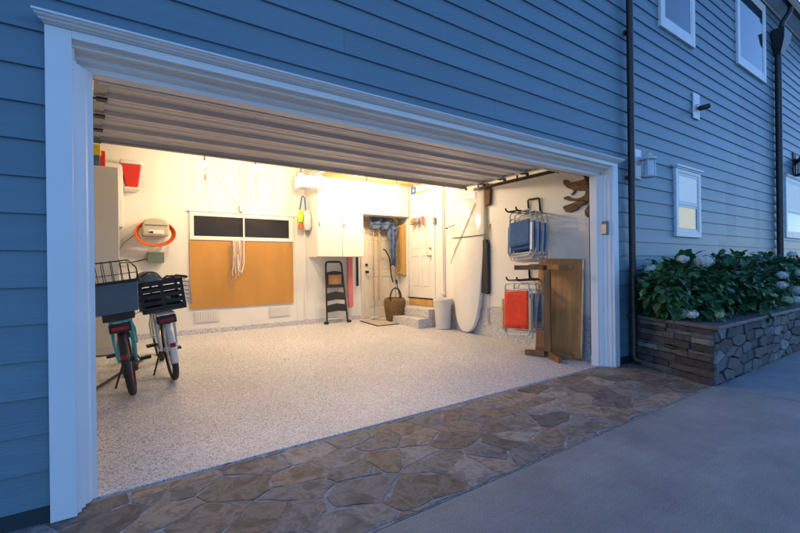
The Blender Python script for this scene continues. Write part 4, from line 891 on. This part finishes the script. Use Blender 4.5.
# bin
cz = FZ(5.9); t = thing('waste_bin', 'round white waste bin standing beside the steps', 'bin', (5.21, 5.91, cz))
MB().lathe([(.001, cz + .004), (.125, cz + .004), (.132, cz + .02), (.160, cz + .50), (.154, cz + .50), (.126, cz + .03), (.001, cz + .02)], (5.21, 5.91, 0), n=32).build('bin_body', M['can'], t, smooth=True)
MB().lathe([(.160, cz + .49), (.172, cz + .495), (.172, cz + .535), (.158, cz + .54), (.154, cz + .50)], (5.21, 5.91, 0), n=32).build('rim', M['can'], t, smooth=True)
# things by the side door
t = thing('licence_plate', 'blue, white and yellow licence plate on the wall above the side door', 'licence plate', (5.41, 6.8, 2.79))
MB().box(5.408, 5.418, 6.53, 7.08, 2.705, 2.87).build('plate', M['whitep'], t, bevel=.002); MB().box(5.404, 5.4075, 6.90, 7.07, 2.715, 2.862).build('blue_field', M['bluepaint'], t); MB().box(5.404, 5.4075, 6.54, 6.89, 2.715, 2.74).build('yellow_stripe', M['yellow'], t)
MB().ball((5.404, 6.98, 2.79), .03, (.1, 1, 1)).build('emblem', M['whitep'], t)
t = thing('hook_rail', 'rail of hooks across the upper part of the side door', 'hook rail', (5.4, 6.7, 2.24)); MB().box(5.405, 5.4185, 6.52, 7.02, 2.225, 2.26).build('rail_board', M['cabw'], t, bevel=.002)
for yy in (6.93, 6.80, 6.66, 6.57): MB().tube([(5.404, yy, 2.24), (5.37, yy, 2.225), (5.365, yy, 2.25)], .005, 6).build('hook', M['steel'], t)
def cap_(y, mm, lb):
    t = thing('cap', lb, 'cap', (5.35, y, 2.2)); MB().ball((5.345, y, 2.165), .07, (.55, .95, 1), 14, 8).build('crown', M[mm], t, smooth=True); MB().ball((5.33, y, 2.10), .06, (.9, .95, .2), 12, 6).build('brim', M[mm], t, smooth=True)
cap_(6.93, 'woodtop', 'brown cap hanging left on the hook rail of the side door'); cap_(6.79, 'keypad', 'grey cap hanging in the middle of the hook rail of the side door')
cloth('ribbon_bundle', .0, .001, 0, .001, 0, 'pink', 'x', 'x', 1) if False else None
b = MB(); rg = random.Random(9)
for k in range(7): yy = 6.66 + rg.uniform(-.05, .05); b.tube([(5.37, 6.66, 2.25), (5.35, yy, 2.2), (5.36, yy + rg.uniform(-.04, .04), rg.uniform(2.05, 2.14))], .012, 5)
tag(b.build('ribbons', M['pink'], smooth=True), 'pink ribbons hanging from a hook on the side door', 'ribbons')
tag(MB().tube([(5.37, 6.58, 2.22), (5.385, 6.585, 1.8), (5.385, 6.56, 1.52), (5.385, 6.53, 1.45)], .006, 6).build('lanyard', M['rope'], smooth=True), 'thin pale lanyard hanging down the side door to the knob', 'lanyard')
t = thing('light_switch', 'grey light switch box on the wall right of the side door', 'switch', (5.41, 6.33, 2.12)); MB().box(5.375, 5.418, 6.30, 6.37, 2.06, 2.18).build('switch_box', M['keypad'], t, bevel=.004); MB().box(5.366, 5.3745, 6.325, 6.345, 2.10, 2.14).build('toggle', M['whitep'], t)
t = thing('conduit', 'white vertical conduit pipe on the side wall left of the paddle board', 'conduit', (5.40, 6.1, .7)); MB().tube([(5.40, 6.11, 3.2), (5.40, 6.11, .80)], .014, 8).tube([(5.40, 6.07, 3.2), (5.40, 6.07, .80)], .010, 8).build('pipe', M['cabw'], t, smooth=True); MB().lathe([(.05, 5.418), (.05, 5.375), (.03, 5.365), (.001, 5.364)], (0, 6.10, .76), 'X', 16).build('junction', M['can'], t, smooth=True)
t = thing('wall_hook', 'black wall hook holding a thin wand between the conduit and the white board', 'hook', (5.40, 5.85, 1.97)); MB().tube([(5.418, 6.0, 1.95), (5.36, 5.99, 1.95), (5.35, 5.75, 1.985), (5.37, 5.72, 2.01)], .007, 6).build('hook', M['black'], t)

# ------------------------------------------------------------------ boards
def board_outline(): 
    L = 2.56; pts = []
    w = [(0, .05), (.015, .12), (.045, .19), (.11, .255), (.25, .315), (.48, .345), (.68, .36), (.84, .345), (.94, .325), (.985, .305), (1, .29)]
    return [(x * L, y) for x, y in w]
t = thing('paddle_board', 'tall white paddle board leaning nose-down on the side wall, black strap across it', 'paddle board', (5.3, 5.38, FZ(5.4)))
bz = FZ(5.42) + .01; ol = board_outline(); tilt = .04
def BP(s, yo, d): return (5.26 + s * tilt - d * .0 + d, 5.42 + yo - .012 * s * 2, bz + s)
ring = [(s, -w_) for s, w_ in ol] + [(s, w_) for s, w_ in reversed(ol)]
b = MB(); n = len(ring); lay = [(.90, -.0, 0), (.98, .015, 0), (1, .045, 0), (1, .07, 0), (.97, .10, 0), (.9, .11, 0)]
vs = []
for k, d_, _ in lay:
    for s, y in ring:
        sc = 1.28 * (s - 1.28) * (k * .5 + .5) / 1.28 + 1.28; vs.append(BP(sc, y * k, d_))
fs = [tuple(range(n))] + [tuple(range(n * (len(lay) - 1), n * len(lay)))]
for j in range(len(lay) - 1): fs += [(j * n + i, j * n + (i + 1) % n, (j + 1) * n + (i + 1) % n, (j + 1) * n + i) for i in range(n)]
b.add(vs, fs); b.build('board', M['board'], t, smooth=True)
def BX(s): return 5.255 + s * tilt
o = MB(); o.obox((BX(2.32) - .001, 5.375, bz + 2.31), (.0015, 0, 0), (0, .185, 0), (0, 0, .052)); o.build('logo_panel', M['greyprint'], t)
tx = text_mb('EDGE', .115, (BX(2.32) - .004, 5.375, bz + 2.312), (0, -1, 0), (0, 0, 1)); tx.build('lettering', M['whitep'], t)
b = MB(); b.tube([BP(1.62, .40, -.008), (5.31, 5.05, bz + 1.63), (5.33, 4.99, bz + 1.64)], .007, 6); b.build('strap', M['black'], t, smooth=True)
b = MB(); b.tube([BP(2.17, -.16, -.012), BP(1.75, .08, -.012), BP(1.40, .30, -.012), BP(1.18, .385, -.012)], .006, 6); b.build('leash', M['keypad'], t, smooth=True)
t = thing('wetsuit_bag', 'dark long bag hanging in the gap right of the white paddle board', 'bag', (5.39, 4.93, 1.3)); 
b = MB(); b.prism([(5.33, 4.94, .80), (5.33, 5.12, .82), (5.33, 5.12, 1.66), (5.33, 5.06, 1.70), (5.33, 4.97, 1.70), (5.33, 4.94, 1.6)], (.06, 0, 0)); b.build('bag_body', M['black'], t, bevel=.02)
MB().tube([(5.36, 4.98, 1.69), (5.37, 4.96, 1.85), (5.39, 4.94, 1.95)], .012, 6).build('shoulder_strap', M['hook'], t, smooth=True)
tag(MB().prism([(5.34, 4.90, 2.25), (5.34, 5.0, 2.23), (5.34, 5.02, 2.5), (5.34, 4.96, 2.62), (5.34, 4.88, 2.5)], (.06, 0, 0)).build('pouch', M['wicker'], bevel=.015), 'dark brown pouch hanging high up beside the top of the paddle board', 'pouch')
tag(MB().tube([(5.36, 5.02, .80), (5.37, 5.0, .45), (5.38, 4.98, .30)], .010, 6).build('rod', M['alu'], smooth=True), 'short silver rod hanging below the dark bag', 'rod')

# ------------------------------------------------------------------ chair racks and beach chairs
def rack(z, label):
    t = thing('chair_hook', label, 'wall rack', (XR, 4.06, z), 'black hooks for the beach chairs')
    MB().box(5.392, 5.4185, 3.93, 4.19, z - .02, z + .02).build('wall_plate', M['blackmetal'], t, bevel=.003)
    for yy in (3.97, 4.15): MB().tube([(5.391, yy, z), (4.90, yy, z - .005), (4.86, yy, z + .015), (4.855, yy, z + .045)], .012, 8).build('arm', M['blackmetal'], t, smooth=True)
    MB().tube([(5.385, 4.165, z + .02), (5.37, 4.165, z + .19), (5.37, 4.15, z + .205), (5.37, 3.98, z + .205), (5.37, 3.965, z + .19), (5.385, 3.965, z + .02)], .014, 8).build('stop_bar', M['blackmetal'], t, smooth=True)
    MB().tube([(4.90, 3.97, z - .005), (4.90, 4.15, z - .005)], .010, 8).build('cross_bar', M['blackmetal'], t, smooth=True)
rack(2.03, 'upper black wall rack whose arms carry the folded blue chairs'); rack(1.06, 'lower black wall rack behind the folded red chair')
def beach_chair(label, fab, arms, group, b0=-.50, b1=-.16):
    t = thing('beach_chair', label, 'beach chair', (0, 0, 0), group)
    def B(mb, n, mm, **k): return mb.build(n, M[mm], t, local=True, **k)
    # local: hangs from z=0 downward, plane y-z, x is the thickness
    for (n, dx, w_, z0, z1) in (('back_frame', -.012, .20, -.62, -.02), ('seat_frame', .012, .225, -.58, -.10), ('leg_frame', .032, .21, -.66, -.28)):
        B(MB().tube([(dx, -w_, z0), (dx, -w_ * .96, z1 - .04), (dx, -w_ * .86, z1), (dx, w_ * .86, z1), (dx, w_ * .96, z1 - .04), (dx, w_, z0), (dx, w_ * .9, z0 - .03), (dx, -w_ * .9, z0 - .03)], .0095, 8, closed=True), n, 'alu', smooth=True)
    for (n, dx, z0, z1) in (('back_sling', -.024, b0, b1), ('seat_sling', .022, -.55, -.30)):
        mb = MB(); vs = []; nx = 8
        for j in range(9):
            for i in range(nx + 1):
                u = i / nx - .5; v = j / 8; vs.append((dx + .012 * cos(u * pi) * sin(v * pi), u * .385, z1 + (z0 - z1) * v + .006 * sin(v * 30)))
        mb.add(vs, [(j * (nx + 1) + i, j * (nx + 1) + i + 1, (j + 1) * (nx + 1) + i + 1, (j + 1) * (nx + 1) + i) for j in range(8) for i in range(nx)])
        o = B(mb, n, fab, smooth=True); s = o.modifiers.new('solid', 'SOLIDIFY'); s.thickness = .004
    for s in (-1, 1):
        B(MB().obox((-.02, s * .225, -.40), (.008, 0, 0), (0, .016, 0), (0, s * .0, .19)), 'armrest', arms, bevel=.004)
    return t
bc = beach_chair('folded blue canvas beach chair hanging outermost on the upper rack', 'bluefab', 'alu', 'folded blue beach chairs on the upper rack')
lbl = ['folded blue canvas beach chair hanging outermost on the upper rack', 'second folded blue beach chair from the front on the upper rack', 'third folded blue beach chair from the front on the upper rack', 'folded blue beach chair hanging closest to the wall on the upper rack']
for i in range(4):
    c = bc if i == 0 else copy_tree(bc)
    c.location = (4.98 + i * .10, 3.99 - .01 * i, 2.035 - .012 * i); c.rotation_euler = (R(-5 + i), R(7 + 1.5 * i), R(-6 + 3 * i)); c['label'] = lbl[i]
rc = beach_chair('folded red canvas beach chair with pale wooden arms hanging on the lower rack', 'redfab', 'palewood', 'folded chairs on the lower rack', -.57, -.12)
rc.scale = (1.1, 1.14, 1.14); rc.location = (4.965, 4.05, 1.04); rc.rotation_euler = (R(-4), R(5), R(-4))
gc = beach_chair('folded silver framed beach chair directly behind the red one on the lower rack', 'keypad', 'alu', 'folded chairs on the lower rack')
gc.location = (5.09, 4.0, 1.03); gc.rotation_euler = (R(2), R(6), 0)
g2 = copy_tree(gc); g2.location = (5.21, 4.02, 1.02); g2.rotation_euler = (R(-3), R(5), R(4)); g2['label'] = 'folded silver framed beach chair nearest the wall on the lower rack'

# ------------------------------------------------------------------ pedestal table base and its top
fz = FZ(3.6); t = thing('pedestal_stand', 'dark wooden pedestal table base with crossed feet in front of the leaning table top', 'table base', (5.05, 3.62, fz))
b = MB(); b.bar((5.05, 3.62, fz + .09), (5.05, 3.62, 1.20), .085, .085, (1, 0.45, 0)); b.build('post', M['wood'], t, bevel=.005)
dirs = [Vector((-.46, .89, 0)), Vector((-.42, -.91, 0))]
for z0, L1, nm, sc in ((fz + .055, .30, 'foot', 1), (1.235, .33, 'top_arm', 1)):
    for i, d_ in enumerate(dirs):
        for sg in (-1, 1):
            e = Vector((5.05, 3.62, z0)) + d_ * sg * (L1 + (.10 if (nm == 'top_arm' and i == 0 and sg > 0) else 0)) * (1 if sg > 0 or True else .8)
            s0 = Vector((5.05, 3.62, z0)) + d_ * sg * .045
            if i == 1: s0.z -= .001; e.z -= .001
            if nm == 'foot': e.z = FZ(e.y) + .035
            MB().bar(s0, e, .075 if nm == 'foot' else .065, .055, (0, 0, 1)).build(nm, M['wood'], t, bevel=.006)
t = thing('leaning_panel', 'rectangular brown wooden table top leaning on edge against the side wall', 'table top', (5.3, 3.6, FZ(3.6)))
def TP(y, z, d): return (5.27 + z * .075 + d, y, z + .012 + FZ(3.3) * 0 + (y - 3.3) * .03)
b = MB(); q = [(3.285, .01), (3.99, .02), (3.985, 1.335), (3.30, 1.325)]
b.add([TP(y, z, d) for d in (0, .028) for y, z in q], [(0, 1, 2, 3), (7, 6, 5, 4), (0, 4, 5, 1), (1, 5, 6, 2), (2, 6, 7, 3), (3, 7, 4, 0)]); b.build('board', M['woodtop'], t, bevel=.003)
b = MB(); b.add([TP(y, z, d) for d in (-.004, .032) for y, z in ((3.262, .01), (3.284, .01), (3.299, 1.325), (3.277, 1.325))], [(0, 1, 2, 3), (7, 6, 5, 4), (0, 4, 5, 1), (1, 5, 6, 2), (2, 6, 7, 3), (3, 7, 4, 0)]); b.build('edge_band', M['steel'], t)
for yy in (3.50, 3.80): MB().add([TP(y, z, d) for d in (-.022, -.002) for y, z in ((yy - .02, .15), (yy + .02, .15), (yy + .02, 1.2), (yy - .02, 1.2))], [(0, 1, 2, 3), (7, 6, 5, 4), (0, 4, 5, 1), (1, 5, 6, 2), (2, 6, 7, 3), (3, 7, 4, 0)]) if False else None
# driftwood
t = thing('driftwood_sculpture', 'brown driftwood wall sculpture with pointed arms hanging high beside the right jamb', 'wall sculpture', (5.39, 3.3, 2.2))
D = [[(3.574, 2.428), (3.523, 2.428), (3.484, 2.377), (3.386, 2.379), (3.272, 2.386), (3.216, 2.445), (3.10, 2.47), (3.11, 2.064), (3.22, 2.085), (3.276, 2.109), (3.39, 2.115), (3.488, 2.133), (3.567, 2.165), (3.571, 2.192), (3.507, 2.202), (3.467, 2.17), (3.389, 2.15), (3.313, 2.158), (3.256, 2.185), (3.246, 2.235), (3.312, 2.245), (3.388, 2.261), (3.408, 2.232), (3.437, 2.201), (3.467, 2.219), (3.417, 2.251), (3.446, 2.282), (3.505, 2.309), (3.575, 2.373)],
     [(3.579, 2.067), (3.488, 2.083), (3.39, 2.106), (3.295, 2.112), (3.22, 2.084), (3.239, 2.06), (3.314, 2.045), (3.372, 1.999), (3.47, 1.974), (3.53, 1.984), (3.569, 2.039)],
     [(3.12, 2.08), (3.203, 2.04), (3.25, 1.968), (3.241, 1.915), (3.214, 1.878), (3.186, 1.91), (3.12, 1.94)]]
for i, pts_ in enumerate(D):
    b = MB(); b.prism([(5.365 - .012 * i, y, z) for y, z in pts_], (.05, 0, 0)); b.build('driftwood_piece', M['drift'], t, bevel=.008)

# grey vent grilles low on the back wall under the wooden panel
for x, lb in ((1.42, 'faint louvred wall vent under the left end of the wooden panel'), (2.62, 'faint louvred wall vent under the right half of the wooden panel')):
    t = thing('wall_vent', lb, 'vent', (x + .18, 7.5, .48)); MB().box(x, x + .38, 7.487, 7.498, .42, .60).build('vent_frame', M['can'], t, bevel=.003)
    g_ = MB()
    for k in range(9): g_.box(x + .02 + k * .038, x + .04 + k * .038, 7.480, 7.4868, .435, .585)
    g_.build('grille', M['can'], t)
